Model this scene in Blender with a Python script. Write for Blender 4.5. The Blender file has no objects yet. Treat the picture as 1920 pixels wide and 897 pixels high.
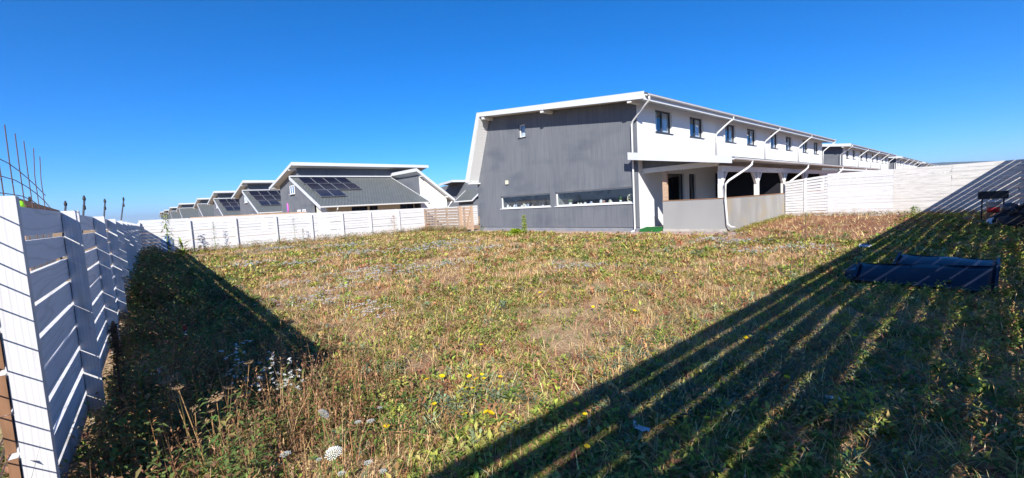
import bpy, bmesh, math, random
import numpy as np
from mathutils import Matrix, Vector

# ------------------------------------------------------------------ camera, sky, sun, exposure
scene = bpy.context.scene
col = scene.collection
F_PX, PITCH, ROLL, YAW = 803.08, 0.0808228, -0.0562893, 0.8379354
EYE = 1.6
def cam_matrix():
    cw, sw = math.cos(YAW), math.sin(YAW)
    Rz = np.array([[cw, sw, 0], [-sw, cw, 0], [0, 0, 1]])
    B = np.array([[1, 0, 0], [0, 0, -1], [0, 1, 0.]])
    cp, sp = math.cos(PITCH), math.sin(PITCH)
    Pm = np.array([[1, 0, 0], [0, cp, -sp], [0, sp, cp]])
    cr, sr = math.cos(ROLL), math.sin(ROLL)
    Q = np.array([[cr, -sr, 0], [sr, cr, 0], [0, 0, 1]])
    return Q @ Pm @ B @ Rz
MC = cam_matrix()
cam_d = bpy.data.cameras.new('camera'); cam = bpy.data.objects.new('camera', cam_d); col.objects.link(cam)
cam_d.sensor_width = 36.0; cam_d.lens = 36.0 * F_PX / 1920.0; cam_d.clip_start = 0.05; cam_d.clip_end = 30000
m3 = np.array([MC[0], -MC[1], -MC[2]]).T
mw = Matrix(m3.tolist()).to_4x4(); mw.translation = Vector((0, 0, EYE)); cam.matrix_world = mw
scene.camera = cam

SUN = Vector((1.22, -1.19, 1.0)).normalized()
sun_el = math.asin(SUN.z); sun_az = math.atan2(SUN.x, SUN.y)
world = bpy.data.worlds.new('World'); scene.world = world; world.use_nodes = True
nt = world.node_tree; bg = nt.nodes['Background']
sky = nt.nodes.new('ShaderNodeTexSky'); sky.sky_type = 'NISHITA'; sky.sun_disc = False
sky.sun_elevation = sun_el; sky.sun_rotation = sun_az
sky.altitude = 4000; sky.air_density = 1.15; sky.dust_density = 0.06; sky.ozone_density = 10.0
hs = nt.nodes.new('ShaderNodeHueSaturation'); hs.inputs['Saturation'].default_value = 1.16
nt.links.new(sky.outputs[0], hs.inputs['Color']); nt.links.new(hs.outputs[0], bg.inputs[0]); bg.inputs[1].default_value = 0.115
sl = bpy.data.lights.new('sun', 'SUN'); sl.energy = 5.0; sl.angle = math.radians(0.5); sl.color = (1, 0.95, 0.87)
so = bpy.data.objects.new('sun', sl); col.objects.link(so)
so.rotation_euler = SUN.to_track_quat('Z', 'Y').to_euler(); so.location = (20, -20, 30)
scene.view_settings.view_transform = 'Standard'; scene.view_settings.look = 'None'
scene.view_settings.exposure = 0.75; scene.view_settings.gamma = 1.0

# ------------------------------------------------------------------ helpers
rng = np.random.default_rng(7); random.seed(7)
R = random.uniform
def ray(u, v): return MC.T @ np.array([(u - 960) / F_PX, (v - 448.5) / F_PX, 1.0])
def onz(u, v, z=0.0):
    d = ray(u, v); t = (z - EYE) / d[2]; return Vector((d[0] * t, d[1] * t, z))
def onx(u, v, x):
    d = ray(u, v); t = x / d[0]; return Vector((x, d[1] * t, EYE + d[2] * t))
def ony(u, v, y):
    d = ray(u, v); t = y / d[1]; return Vector((d[0] * t, y, EYE + d[2] * t))
def ondepth(u, v, P):
    dep = MC[2] @ np.array([P[0], P[1], P[2] - EYE]); d = ray(u, v) * dep
    return Vector((d[0], d[1], EYE + d[2]))
def sstep(x, a, b):
    t = np.clip((x - a) / (b - a), 0, 1); return t * t * (3 - 2 * t)
_lat = rng.random((256, 256))
def vnoise(x, y, s=1.0, o=0):
    x = np.asarray(x, float) * s + 37.3 + o * 13.7; y = np.asarray(y, float) * s + 91.1 + o * 7.9
    xi = np.floor(x).astype(int); yi = np.floor(y).astype(int); fx = x - xi; fy = y - yi
    fx = fx * fx * (3 - 2 * fx); fy = fy * fy * (3 - 2 * fy)
    g = lambda a, b: _lat[a % 256, b % 256]
    return (g(xi, yi) * (1 - fx) + g(xi + 1, yi) * fx) * (1 - fy) + (g(xi, yi + 1) * (1 - fx) + g(xi + 1, yi + 1) * fx) * fy
def fbm(x, y, s, o=0): return 0.55 * vnoise(x, y, s, o) + 0.3 * vnoise(x, y, s * 2.1, o + 1) + 0.15 * vnoise(x, y, s * 4.3, o + 2)
def gz(x, y):
    x = np.asarray(x, float); y = np.asarray(y, float)
    near = np.exp(-(((x + 13) / 26) ** 4) - ((y - 12) / 20) ** 4)
    r = 0.2 * sstep(y, 17, 25) * sstep(x, -10, -7) * (1 - sstep(x, 6, 20)) * (1 - sstep(y, 40, 60))
    b = (fbm(x, y, 0.5, 3) - 0.5) * 0.10 + (vnoise(x, y, 2.7, 5) - 0.5) * 0.035
    return r + b * near
def gzf(x, y): return float(gz(x, y))

def prop(o, label=None, cat=None, group=None, kind=None):
    if label: o['label'] = label
    if cat: o['category'] = cat
    if group: o['group'] = group
    if kind: o['kind'] = kind
    return o
def thing(name, label, cat, loc=(0, 0, 0), group=None):
    o = bpy.data.objects.new(name, None); col.objects.link(o); o.location = loc; o.empty_display_size = 0.1
    return prop(o, label, cat, group)
def rootloc(p):
    v = Vector((0, 0, 0))
    while p is not None: v += Vector(p.location); p = p.parent
    return v
class MB:
    def __init__(s): s.v = []; s.f = []
    def add(s, vs, fs):
        n = len(s.v); s.v += [tuple(p) for p in vs]; s.f += [tuple(i + n for i in f) for f in fs]; return s
    def quad(s, a, b, c, d): return s.add([a, b, c, d], [(0, 1, 2, 3)])
    BF = [(0, 3, 2, 1), (4, 5, 6, 7), (0, 1, 5, 4), (1, 2, 6, 5), (2, 3, 7, 6), (3, 0, 4, 7)]
    def hexa(s, c): return s.add(c, MB.BF)
    def box(s, x0, x1, y0, y1, z0, z1):
        return s.hexa([(x0, y0, z0), (x1, y0, z0), (x1, y1, z0), (x0, y1, z0), (x0, y0, z1), (x1, y0, z1), (x1, y1, z1), (x0, y1, z1)])
    def fbox(s, F, a0, a1, t0, t1, d0, d1):
        return s.hexa([F(a0, t0, d0), F(a1, t0, d0), F(a1, t0, d1), F(a0, t0, d1), F(a0, t1, d0), F(a1, t1, d0), F(a1, t1, d1), F(a0, t1, d1)])
    def bar(s, a, b, w, h, up=(0, 0, 1)):
        a = Vector(a); b = Vector(b); d = (b - a).normalized(); up = Vector(up)
        sx = d.cross(up)
        if sx.length < 1e-4: sx = d.cross(Vector((1, 0, 0)))
        sx.normalize(); sz = sx.cross(d).normalized()
        o = [sx * (i * w / 2) + sz * (j * h / 2) for i, j in ((-1, -1), (1, -1), (1, 1), (-1, 1))]
        return s.hexa([a + k for k in o] + [b + k for k in o])
    def prism(s, prof, F0, F1):
        n = len(prof); vs = [F0(*p) for p in prof] + [F1(*p) for p in prof]
        fs = [tuple(range(n)), tuple(range(2 * n - 1, n - 1, -1))] + [(i, i + n, (i + 1) % n + n, (i + 1) % n) for i in range(n)]
        return s.add(vs, fs)
    def prism_y(s, prof, y0, y1): return s.prism(prof, lambda x, z: (x, y0, z), lambda x, z: (x, y1, z))
    def tube(s, pts, r, n=8, caps=True):
        pts = [Vector(p) for p in pts]; rs = r if isinstance(r, (list, tuple)) else [r] * len(pts)
        base = len(s.v)
        for i, p in enumerate(pts):
            if i == 0: d = pts[1] - pts[0]
            elif i == len(pts) - 1: d = pts[-1] - pts[-2]
            else: d = (pts[i + 1] - pts[i]).normalized() + (pts[i] - pts[i - 1]).normalized()
            d.normalize(); a = d.cross(Vector((0.13, 0.31, 0.94)))
            if a.length < 1e-3: a = d.cross(Vector((1, 0, 0)))
            a.normalize(); b = d.cross(a)
            for k in range(n):
                t = 2 * math.pi * k / n; s.v.append(tuple(p + (a * math.cos(t) + b * math.sin(t)) * rs[i]))
        for i in range(len(pts) - 1):
            for k in range(n):
                q = base + i * n; s.f.append((q + k, q + (k + 1) % n, q + n + (k + 1) % n, q + n + k))
        if caps:
            s.f.append(tuple(base + k for k in range(n))[::-1]); e = base + (len(pts) - 1) * n; s.f.append(tuple(e + k for k in range(n)))
        return s
    def lathe(s, c, prof, n=12):
        c = Vector(c); base = len(s.v)
        for r, z in prof:
            for k in range(n):
                t = 2 * math.pi * k / n; s.v.append((c.x + r * math.cos(t), c.y + r * math.sin(t), c.z + z))
        for i in range(len(prof) - 1):
            for k in range(n):
                q = base + i * n; s.f.append((q + k, q + (k + 1) % n, q + n + (k + 1) % n, q + n + k))
        s.f.append(tuple(base + k for k in range(n))[::-1]); e = base + (len(prof) - 1) * n; s.f.append(tuple(e + k for k in range(n)))
        return s
    def build(s, name, mat, parent=None, smooth=False, fix=True):
        me = bpy.data.meshes.new(name); off = rootloc(parent)
        me.from_pydata([(a - off.x, b - off.y, c - off.z) for a, b, c in s.v], [], s.f)
        if fix:
            bm = bmesh.new(); bm.from_mesh(me); bmesh.ops.recalc_face_normals(bm, faces=bm.faces); bm.to_mesh(me); bm.free()
        if smooth: me.polygons.foreach_set('use_smooth', [True] * len(me.polygons))
        me.materials.append(mat); o = bpy.data.objects.new(name, me); col.objects.link(o)
        if parent is not None: o.parent = parent
        return o
def copy_tree(o, parent=None, shift=(0, 0, 0)):
    c = o.copy(); col.objects.link(c); c.parent = parent
    c.location = Vector(o.location) + Vector(shift)
    for ch in o.children: copy_tree(ch, c)
    return c
def wallholes(mb, F, a0, a1, t0, t1, holes, depth):
    A = sorted({a0, a1} | {h[0] for h in holes} | {h[1] for h in holes}); T = sorted({t0, t1} | {h[2] for h in holes} | {h[3] for h in holes})
    for i in range(len(A) - 1):
        for j in range(len(T) - 1):
            ca = (A[i] + A[i + 1]) / 2; ct = (T[j] + T[j + 1]) / 2
            if any(h[0] < ca < h[1] and h[2] < ct < h[3] for h in holes): continue
            mb.quad(F(A[i], T[j], 0), F(A[i + 1], T[j], 0), F(A[i + 1], T[j + 1], 0), F(A[i], T[j + 1], 0))
    for h in holes:
        c = [(h[0], h[2]), (h[1], h[2]), (h[1], h[3]), (h[0], h[3])]
        for k in range(4):
            p, q = c[k], c[(k + 1) % 4]; mb.quad(F(*p, 0), F(*q, 0), F(*q, -depth), F(*p, -depth))
# ------------------------------------------------------------------ materials
def mat(name, base, rough=0.8, spec=0.3, metal=0.0, noise=None, bump=None, builder=None):
    m = bpy.data.materials.new(name); m.use_nodes = True; t = m.node_tree; b = t.nodes['Principled BSDF']
    b.inputs['Base Color'].default_value = (*base, 1); b.inputs['Roughness'].default_value = rough
    b.inputs['Specular IOR Level'].default_value = spec; b.inputs['Metallic'].default_value = metal
    N = t.nodes.new; L = t.links.new
    tc = N('ShaderNodeTexCoord')
    if noise:   # list of (scale, vec-scale, colour, lo, hi, strength)
        prev = None; prevc = (*base, 1)
        for (sc, vs, c2, lo, hi) in noise:
            mp = N('ShaderNodeMapping'); mp.inputs['Scale'].default_value = vs; L(tc.outputs['Object'], mp.inputs[0])
            n = N('ShaderNodeTexNoise'); n.inputs['Scale'].default_value = sc; n.inputs['Detail'].default_value = 5; L(mp.outputs[0], n.inputs[0])
            r = N('ShaderNodeMapRange'); r.inputs[1].default_value = lo; r.inputs[2].default_value = hi; L(n.outputs[0], r.inputs[0])
            mx = N('ShaderNodeMix'); mx.data_type = 'RGBA'; L(r.outputs[0], mx.inputs[0])
            if prev is None: mx.inputs[6].default_value = prevc
            else: L(prev, mx.inputs[6])
            mx.inputs[7].default_value = (*c2, 1); prev = mx.outputs[2]
        L(prev, b.inputs['Base Color'])
    if bump:
        sc, vs, st, dist = bump
        mp = N('ShaderNodeMapping'); mp.inputs['Scale'].default_value = vs; L(tc.outputs['Object'], mp.inputs[0])
        n = N('ShaderNodeTexNoise'); n.inputs['Scale'].default_value = sc; n.inputs['Detail'].default_value = 4; L(mp.outputs[0], n.inputs[0])
        bp = N('ShaderNodeBump'); bp.inputs['Strength'].default_value = st; bp.inputs['Distance'].default_value = dist
        L(n.outputs[0], bp.inputs['Height']); L(bp.outputs[0], b.inputs['Normal'])
    if builder: builder(t, b, tc)
    return m
def wood_white(name, axis, base=(0.62, 0.62, 0.635), worn=(0.50, 0.49, 0.47), amt=0.52):
    vs = (1.2, 14, 14) if axis == 'x' else (14, 1.2, 14) if axis == 'y' else (14, 14, 1.2)
    vk = (3, 9, 9) if axis == 'x' else (9, 3, 9) if axis == 'y' else (9, 9, 3)
    def grain(t, b, tc):
        N = t.nodes.new; L = t.links.new
        mp = N('ShaderNodeMapping'); mp.inputs['Scale'].default_value = tuple(a * b_ for a, b_ in zip(vs, (.5, .5, .5))); L(tc.outputs['Object'], mp.inputs[0])
        w = N('ShaderNodeTexWave'); w.bands_direction = 'Z' if axis != 'z' else 'Y'; w.inputs['Scale'].default_value = 2.0 if axis == 'z' else 0.55; w.inputs['Distortion'].default_value = 6.0 if axis == 'z' else 24.0; w.inputs['Detail'].default_value = 3.0; w.inputs['Detail Scale'].default_value = 0.9; L(mp.outputs[0], w.inputs[0])
        r = N('ShaderNodeMapRange'); r.inputs[1].default_value = 0.80; r.inputs[2].default_value = 0.99; r.inputs[4].default_value = 0.3; L(w.outputs['Fac'], r.inputs[0])
        old = b.inputs['Base Color'].links[0].from_socket; mx = N('ShaderNodeMix'); mx.data_type = 'RGBA'; L(r.outputs[0], mx.inputs[0]); L(old, mx.inputs[6]); mx.inputs[7].default_value = (0.36, 0.35, 0.35, 1)
        sp = N('ShaderNodeSeparateXYZ'); L(tc.outputs['Object'], sp.inputs[0]); n1 = N('ShaderNodeTexNoise'); n1.inputs['Scale'].default_value = 5.0; n1.inputs['Detail'].default_value = 6; L(tc.outputs['Object'], n1.inputs[0])
        m1 = N('ShaderNodeMath'); m1.operation = 'MULTIPLY_ADD'; L(n1.outputs[0], m1.inputs[0]); m1.inputs[1].default_value = -0.7; L(sp.outputs[2], m1.inputs[2])
        r2 = N('ShaderNodeMapRange'); r2.inputs[1].default_value = -0.05; r2.inputs[2].default_value = -0.33; r2.inputs[3].default_value = 0; r2.inputs[4].default_value = 0.65; L(m1.outputs[0], r2.inputs[0])
        m3_ = N('ShaderNodeMix'); m3_.data_type = 'RGBA'; L(r2.outputs[0], m3_.inputs[0]); L(mx.outputs[2], m3_.inputs[6]); m3_.inputs[7].default_value = (0.34, 0.27, 0.20, 1); L(m3_.outputs[2], b.inputs['Base Color'])
    return mat(name, base, 0.62, 0.35, noise=[(2.2, vs, worn, amt, amt + 0.25), (1.1, vk, (0.30, 0.24, 0.19), 0.70, 0.78)], bump=(2.5, vs, 0.35, 0.004), builder=grain)
M = {}
M['slat_x'] = wood_white('white_slat_x', 'x'); M['slat_y'] = wood_white('white_slat_y', 'y'); M['post_w'] = wood_white('white_post', 'z')
M['slat_left'] = wood_white('white_slat_shade_lift', 'x', (0.76, 0.76, 0.78), (0.64, 0.63, 0.63), 0.55)  # paler copy of the slat white, lightens the left fence's shaded face by colour
M['slat_worn'] = wood_white('worn_white_slat', 'x', (0.60, 0.585, 0.56), (0.44, 0.42, 0.39), 0.46)
M['raw_y'] = mat('raw_wood', (0.33, 0.24, 0.17), 0.8, 0.2, noise=[(2, (12, 2, 12), (0.22, 0.17, 0.14), 0.4, 0.65), (3, (2, 2, 2), (0.42, 0.34, 0.27), 0.5, 0.8)], bump=(3, (12, 1, 12), 0.4, 0.004))
M['raw_x'] = mat('raw_wood_x', (0.36, 0.27, 0.20), 0.8, 0.2, noise=[(2, (2, 12, 12), (0.22, 0.18, 0.16), 0.4, 0.65), (3, (2, 2, 2), (0.45, 0.37, 0.31), 0.5, 0.8)], bump=(3, (1, 12, 12), 0.4, 0.004))
M['raw_new'] = mat('new_wood', (0.50, 0.35, 0.24), 0.75, 0.2, noise=[(2, (2, 12, 12), (0.36, 0.25, 0.18), 0.4, 0.7)], bump=(3, (1, 12, 12), 0.3, 0.003))
M['brown_wood'] = mat('brown_wood', (0.30, 0.16, 0.09), 0.7, 0.2, noise=[(3, (8, 8, 2), (0.20, 0.11, 0.06), 0.4, 0.7)])
M['grey'] = mat('grey_stucco', (0.145, 0.155, 0.174), 0.85, 0.25, noise=[(0.8, (1.2, 1.2, 0.35), (0.166, 0.176, 0.194), 0.35, 0.7), (5, (3, 3, 0.12), (0.102, 0.115, 0.142), 0.45, 0.80), (0.45, (1, 1, 2.2), (0.108, 0.119, 0.145), 0.50, 0.70), (1.6, (1, 1, 0.15), (0.152, 0.163, 0.186), 0.60, 0.76)], bump=(55, (1, 1, 1), 0.35, 0.006))
M['plinth'] = mat('plinth_grey', (0.20, 0.215, 0.25), 0.9, 0.2, noise=[(2, (1, 1, 1), (0.26, 0.26, 0.27), 0.4, 0.7)], bump=(40, (1, 1, 1), 0.3, 0.004))
M['white'] = mat('white_stucco', (0.70, 0.70, 0.695), 0.85, 0.2, noise=[(0.7, (1, 1, 0.3), (0.67, 0.67, 0.665), 0.4, 0.75)], bump=(60, (1, 1, 1), 0.2, 0.004))
M['cream'] = mat('cream_stucco', (0.62, 0.59, 0.52), 0.85, 0.2)
M['fascia'] = mat('white_metal_fascia', (0.60, 0.615, 0.635), 0.4, 0.5, noise=[(1.5, (1, 1, 1), (0.56, 0.575, 0.60), 0.45, 0.7)])
M['soffit'] = mat('white_soffit', (0.62, 0.62, 0.61), 0.55, 0.3)
M['gutter'] = mat('white_gutter', (0.66, 0.66, 0.655), 0.35, 0.5)
M['beam'] = wood_white('white_beam', 'y', (0.72, 0.71, 0.68), (0.60, 0.57, 0.52), 0.5)
M['frame'] = mat('anthracite_frame', (0.035, 0.038, 0.05), 0.4, 0.5)
M['white_frame'] = mat('white_frame', (0.8, 0.8, 0.8), 0.4, 0.4)
M['curtain'] = mat('curtain', (0.78, 0.80, 0.84), 0.9, 0.1, noise=[(3, (1, 9, 0.1), (0.50, 0.54, 0.60), 0.4, 0.6)])
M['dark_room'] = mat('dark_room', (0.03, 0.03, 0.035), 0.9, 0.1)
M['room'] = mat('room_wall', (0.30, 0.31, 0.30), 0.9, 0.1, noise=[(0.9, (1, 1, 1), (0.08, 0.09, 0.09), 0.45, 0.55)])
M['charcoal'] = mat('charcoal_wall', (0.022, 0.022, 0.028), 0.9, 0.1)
M['cement'] = mat('cement_render', (0.27, 0.265, 0.255), 0.9, 0.15, noise=[(1.5, (1.5, 1.5, 0.3), (0.34, 0.335, 0.32), 0.4, 0.65), (0.6, (1, 1, 1.4), (0.33, 0.28, 0.21), 0.52, 0.70)], bump=(25, (1, 1, 1), 0.3, 0.006))
M['parapet'] = mat('parapet_grey', (0.315, 0.312, 0.305), 0.85, 0.2, noise=[(1.0, (1, 1, 0.4), (0.285, 0.283, 0.28), 0.4, 0.7)], bump=(40, (1, 1, 1), 0.25, 0.004))
M['concrete'] = mat('concrete', (0.45, 0.42, 0.38), 0.9, 0.2, noise=[(4, (1, 1, 1), (0.30, 0.28, 0.25), 0.45, 0.7)], bump=(20, (1, 1, 1), 0.4, 0.006))
M['paver'] = mat('pink_paver', (0.42, 0.31, 0.27), 0.9, 0.2, noise=[(3, (1, 1, 1), (0.36, 0.30, 0.27), 0.4, 0.7)], bump=(30, (1, 1, 1), 0.3, 0.005))
M['mat_green'] = mat('green_turf_mat', (0.015, 0.10, 0.025), 0.9, 0.1, noise=[(30, (1, 1, 1), (0.03, 0.17, 0.045), 0.4, 0.7)], bump=(160, (1, 1, 1), 0.8, 0.01))
M['black'] = mat('black_metal', (0.02, 0.02, 0.022), 0.6, 0.4, noise=[(8, (1, 1, 1), (0.05, 0.03, 0.022), 0.5, 0.75)])
M['black_gloss'] = mat('black_plastic_sheet', (0.010, 0.014, 0.032), 0.32, 0.5, noise=[(3, (1, 1, 1), (0.018, 0.022, 0.04), 0.45, 0.7)], bump=(3.0, (1, 1, 1), 0.08, 0.02))
M['rust'] = mat('rusty_wire', (0.10, 0.055, 0.045), 0.7, 0.4)
M['dark_pipe'] = mat('dark_pipe', (0.06, 0.065, 0.08), 0.5, 0.4)
M['lime'] = mat('lime_plastic', (0.32, 0.75, 0.03), 0.5, 0.4)
M['blue_p'] = mat('blue_plastic', (0.03, 0.10, 0.35), 0.45, 0.4); M['pale_blue'] = mat('pale_blue_plastic', (0.38, 0.48, 0.66), 0.5, 0.4)
M['red_p'] = mat('red_plastic', (0.55, 0.03, 0.03), 0.45, 0.4)
M['white_p'] = mat('white_plastic', (0.75, 0.75, 0.76), 0.45, 0.4)
M['purple'] = mat('purple_plastic', (0.32, 0.16, 0.62), 0.5, 0.4)
M['pink'] = mat('pink_plastic', (0.75, 0.12, 0.45), 0.5, 0.4)
M['lamp'] = mat('cream_lamp', (0.72, 0.66, 0.48), 0.4, 0.4)
M['stone'] = mat('stone', (0.36, 0.35, 0.33), 0.9, 0.2, noise=[(6, (1, 1, 1), (0.24, 0.23, 0.21), 0.4, 0.7)], bump=(12, (1, 1, 1), 0.5, 0.02))
M['terracotta'] = mat('terracotta', (0.42, 0.18, 0.09), 0.8, 0.2)
M['leaf_pot'] = mat('pot_leaves', (0.10, 0.24, 0.04), 0.6, 0.3)
def tiles(t, b, tc):
    N = t.nodes.new; L = t.links.new
    br = N('ShaderNodeTexBrick'); br.inputs['Scale'].default_value = 1.0; br.inputs['Brick Width'].default_value = 0.3; br.inputs['Row Height'].default_value = 0.35
    br.inputs['Mortar Size'].default_value = 0.035; br.inputs['Mortar Smooth'].default_value = 0.6
    br.inputs['Color1'].default_value = (0.135, 0.148, 0.145, 1); br.inputs['Color2'].default_value = (0.165, 0.178, 0.174, 1); br.inputs['Mortar'].default_value = (0.06, 0.065, 0.068, 1)
    sp = N('ShaderNodeSeparateXYZ'); cb = N('ShaderNodeCombineXYZ'); L(tc.outputs['Object'], sp.inputs[0]); L(sp.outputs[1], cb.inputs[0]); L(sp.outputs[0], cb.inputs[1]); L(cb.outputs[0], br.inputs[0])
    L(br.outputs[0], b.inputs['Base Color'])
    bp = N('ShaderNodeBump'); bp.inputs['Strength'].default_value = 0.6; bp.inputs['Distance'].default_value = 0.04; bp.invert = True
    L(br.outputs['Fac'], bp.inputs['Height']); L(bp.outputs[0], b.inputs['Normal'])
M['tile'] = mat('grey_roof_tile', (0.09, 0.105, 0.105), 0.45, 0.45, builder=tiles)
M['roof_dark'] = mat('dark_roof_sheet', (0.07, 0.075, 0.085), 0.5, 0.4, noise=[(3, (1, 6, 1), (0.10, 0.105, 0.11), 0.4, 0.7)])
def cells(t, b, tc):
    N = t.nodes.new; L = t.links.new
    br = N('ShaderNodeTexBrick'); br.offset = 0; br.inputs['Scale'].default_value = 1.0; br.inputs['Brick Width'].default_value = 0.34; br.inputs['Row Height'].default_value = 0.5
    br.inputs['Mortar Size'].default_value = 0.012
    br.inputs['Color1'].default_value = (0.006, 0.008, 0.024, 1); br.inputs['Color2'].default_value = (0.008, 0.010, 0.030, 1); br.inputs['Mortar'].default_value = (0.02, 0.023, 0.04, 1)
    sp = N('ShaderNodeSeparateXYZ'); cb = N('ShaderNodeCombineXYZ'); L(tc.outputs['Object'], sp.inputs[0]); L(sp.outputs[1], cb.inputs[0]); L(sp.outputs[0], cb.inputs[1]); L(cb.outputs[0], br.inputs[0])
    L(br.outputs[0], b.inputs['Base Color'])
M['solar'] = mat('solar_cells', (0.008, 0.01, 0.03), 0.25, 0.4, builder=cells)
M['alu'] = mat('aluminium', (0.22, 0.23, 0.25), 0.5, 0.4, metal=0.2)
def glassmat():
    m = bpy.data.materials.new('window_glass'); m.use_nodes = True; t = m.node_tree; t.nodes.clear()
    N = t.nodes.new; L = t.links.new
    o = N('ShaderNodeOutputMaterial'); mx = N('ShaderNodeMixShader'); tr = N('ShaderNodeBsdfTransparent'); gl = N('ShaderNodeBsdfGlossy')
    gl.inputs['Roughness'].default_value = 0.03; gl.inputs['Color'].default_value = (0.9, 0.93, 1, 1); tr.inputs['Color'].default_value = (0.86, 0.89, 0.90, 1)
    lw = N('ShaderNodeLayerWeight'); lw.inputs[0].default_value = 0.5      # facing, the same from both sides of the pane
    pw = N('ShaderNodeMath'); pw.operation = 'POWER'; L(lw.outputs['Facing'], pw.inputs[0]); pw.inputs[1].default_value = 4.0
    ad = N('ShaderNodeMath'); ad.operation = 'MULTIPLY_ADD'; L(pw.outputs[0], ad.inputs[0]); ad.inputs[1].default_value = 0.9; ad.inputs[2].default_value = 0.065; ad.use_clamp = True
    L(ad.outputs[0], mx.inputs[0]); L(tr.outputs[0], mx.inputs[1]); L(gl.outputs[0], mx.inputs[2]); L(mx.outputs[0], o.inputs[0]); return m
M['glass'] = glassmat()
def vegmat(name, transl=0.35, rough=0.65, spec=0.25):
    m = bpy.data.materials.new(name); m.use_nodes = True; t = m.node_tree; b = t.nodes['Principled BSDF']
    N = t.nodes.new; L = t.links.new
    at = N('ShaderNodeAttribute'); at.attribute_name = 'tint'; L(at.outputs['Color'], b.inputs['Base Color'])
    b.inputs['Roughness'].default_value = rough; b.inputs['Specular IOR Level'].default_value = spec
    tr = N('ShaderNodeBsdfTranslucent'); L(at.outputs['Color'], tr.inputs[0]); mx = N('ShaderNodeMixShader'); mx.inputs[0].default_value = transl
    L(b.outputs[0], mx.inputs[1]); L(tr.outputs[0], mx.inputs[2]); L(mx.outputs[0], t.nodes['Material Output'].inputs[0]); return m
M['veg'] = vegmat('vegetation', 0.3); M['straw'] = vegmat('dry_straw', 0.2, 0.6, 0.3)
M['petal_y'] = mat('yellow_petal', (0.85, 0.62, 0.01), 0.6, 0.2); M['petal_w'] = mat('white_petal', (0.72, 0.74, 0.70), 0.7, 0.2)
M['stem_g'] = mat('green_stem', (0.14, 0.20, 0.05), 0.7, 0.2); M['stem_b'] = mat('dry_stem', (0.36, 0.22, 0.10), 0.8, 0.2); M['dry_head'] = mat('dry_seed_head', (0.40, 0.28, 0.17), 0.9, 0.1)
M['dark_head'] = mat('dark_seed_head', (0.10, 0.07, 0.05), 0.9, 0.1)
def ground_nodes(t, b, tc):
    N = t.nodes.new; L = t.links.new
    def noi(sc, det=6):
        n = N('ShaderNodeTexNoise'); n.inputs['Scale'].default_value = sc; n.inputs['Detail'].default_value = det; L(tc.outputs['Object'], n.inputs[0]); return n.outputs[0]
    def rng_(x, a, c):
        r = N('ShaderNodeMapRange'); r.inputs[1].default_value = a; r.inputs[2].default_value = c; L(x, r.inputs[0]); return r.outputs[0]
    def mix(f, a, c):
        m = N('ShaderNodeMix'); m.data_type = 'RGBA'; L(f, m.inputs[0])
        for i, k in ((6, a), (7, c)):
            if isinstance(k, tuple): m.inputs[i].default_value = (*k, 1)
            else: L(k, m.inputs[i])
        return m.outputs[2]
    c = mix(rng_(noi(1.3), 0.38, 0.62), (0.27, 0.155, 0.09), (0.44, 0.30, 0.175))
    c = mix(rng_(noi(34, 3), 0.46, 0.66), c, (0.58, 0.42, 0.24))
    c = mix(rng_(noi(0.45), 0.50, 0.66), c, (0.24, 0.23, 0.10))
    c = mix(rng_(noi(2.3), 0.54, 0.66), c, (0.24, 0.10, 0.065))
    c = mix(rng_(noi(90, 2), 0.60, 0.72), c, (0.10, 0.065, 0.045))
    sp = N('ShaderNodeSeparateXYZ'); L(tc.outputs['Object'], sp.inputs[0])
    my = N('ShaderNodeMath'); my.operation = 'MULTIPLY'; L(rng_(sp.outputs[1], 12.5, 18.0), my.inputs[0]); L(rng_(sp.outputs[0], -9.0, -6.0), my.inputs[1])
    m2 = N('ShaderNodeMath'); m2.operation = 'MULTIPLY'; L(my.outputs[0], m2.inputs[0]); L(rng_(noi(1.7), .30, .52), m2.inputs[1])
    c = mix(m2.outputs[0], c, (0.25, 0.115, 0.07))
    L(c, b.inputs['Base Color'])
    bp = N('ShaderNodeBump'); bp.inputs['Strength'].default_value = 0.9; bp.inputs['Distance'].default_value = 0.02; L(noi(45, 6), bp.inputs['Height']); L(bp.outputs[0], b.inputs['Normal'])
M['ground'] = mat('dry_meadow_soil', (0.3, 0.22, 0.14), 0.95, 0.1, builder=ground_nodes)
M['hill'] = mat('wooded_hill', (0.06, 0.085, 0.06), 0.95, 0.05, noise=[(0.004, (1, 1, 1), (0.10, 0.11, 0.07), 0.45, 0.6)])

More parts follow.
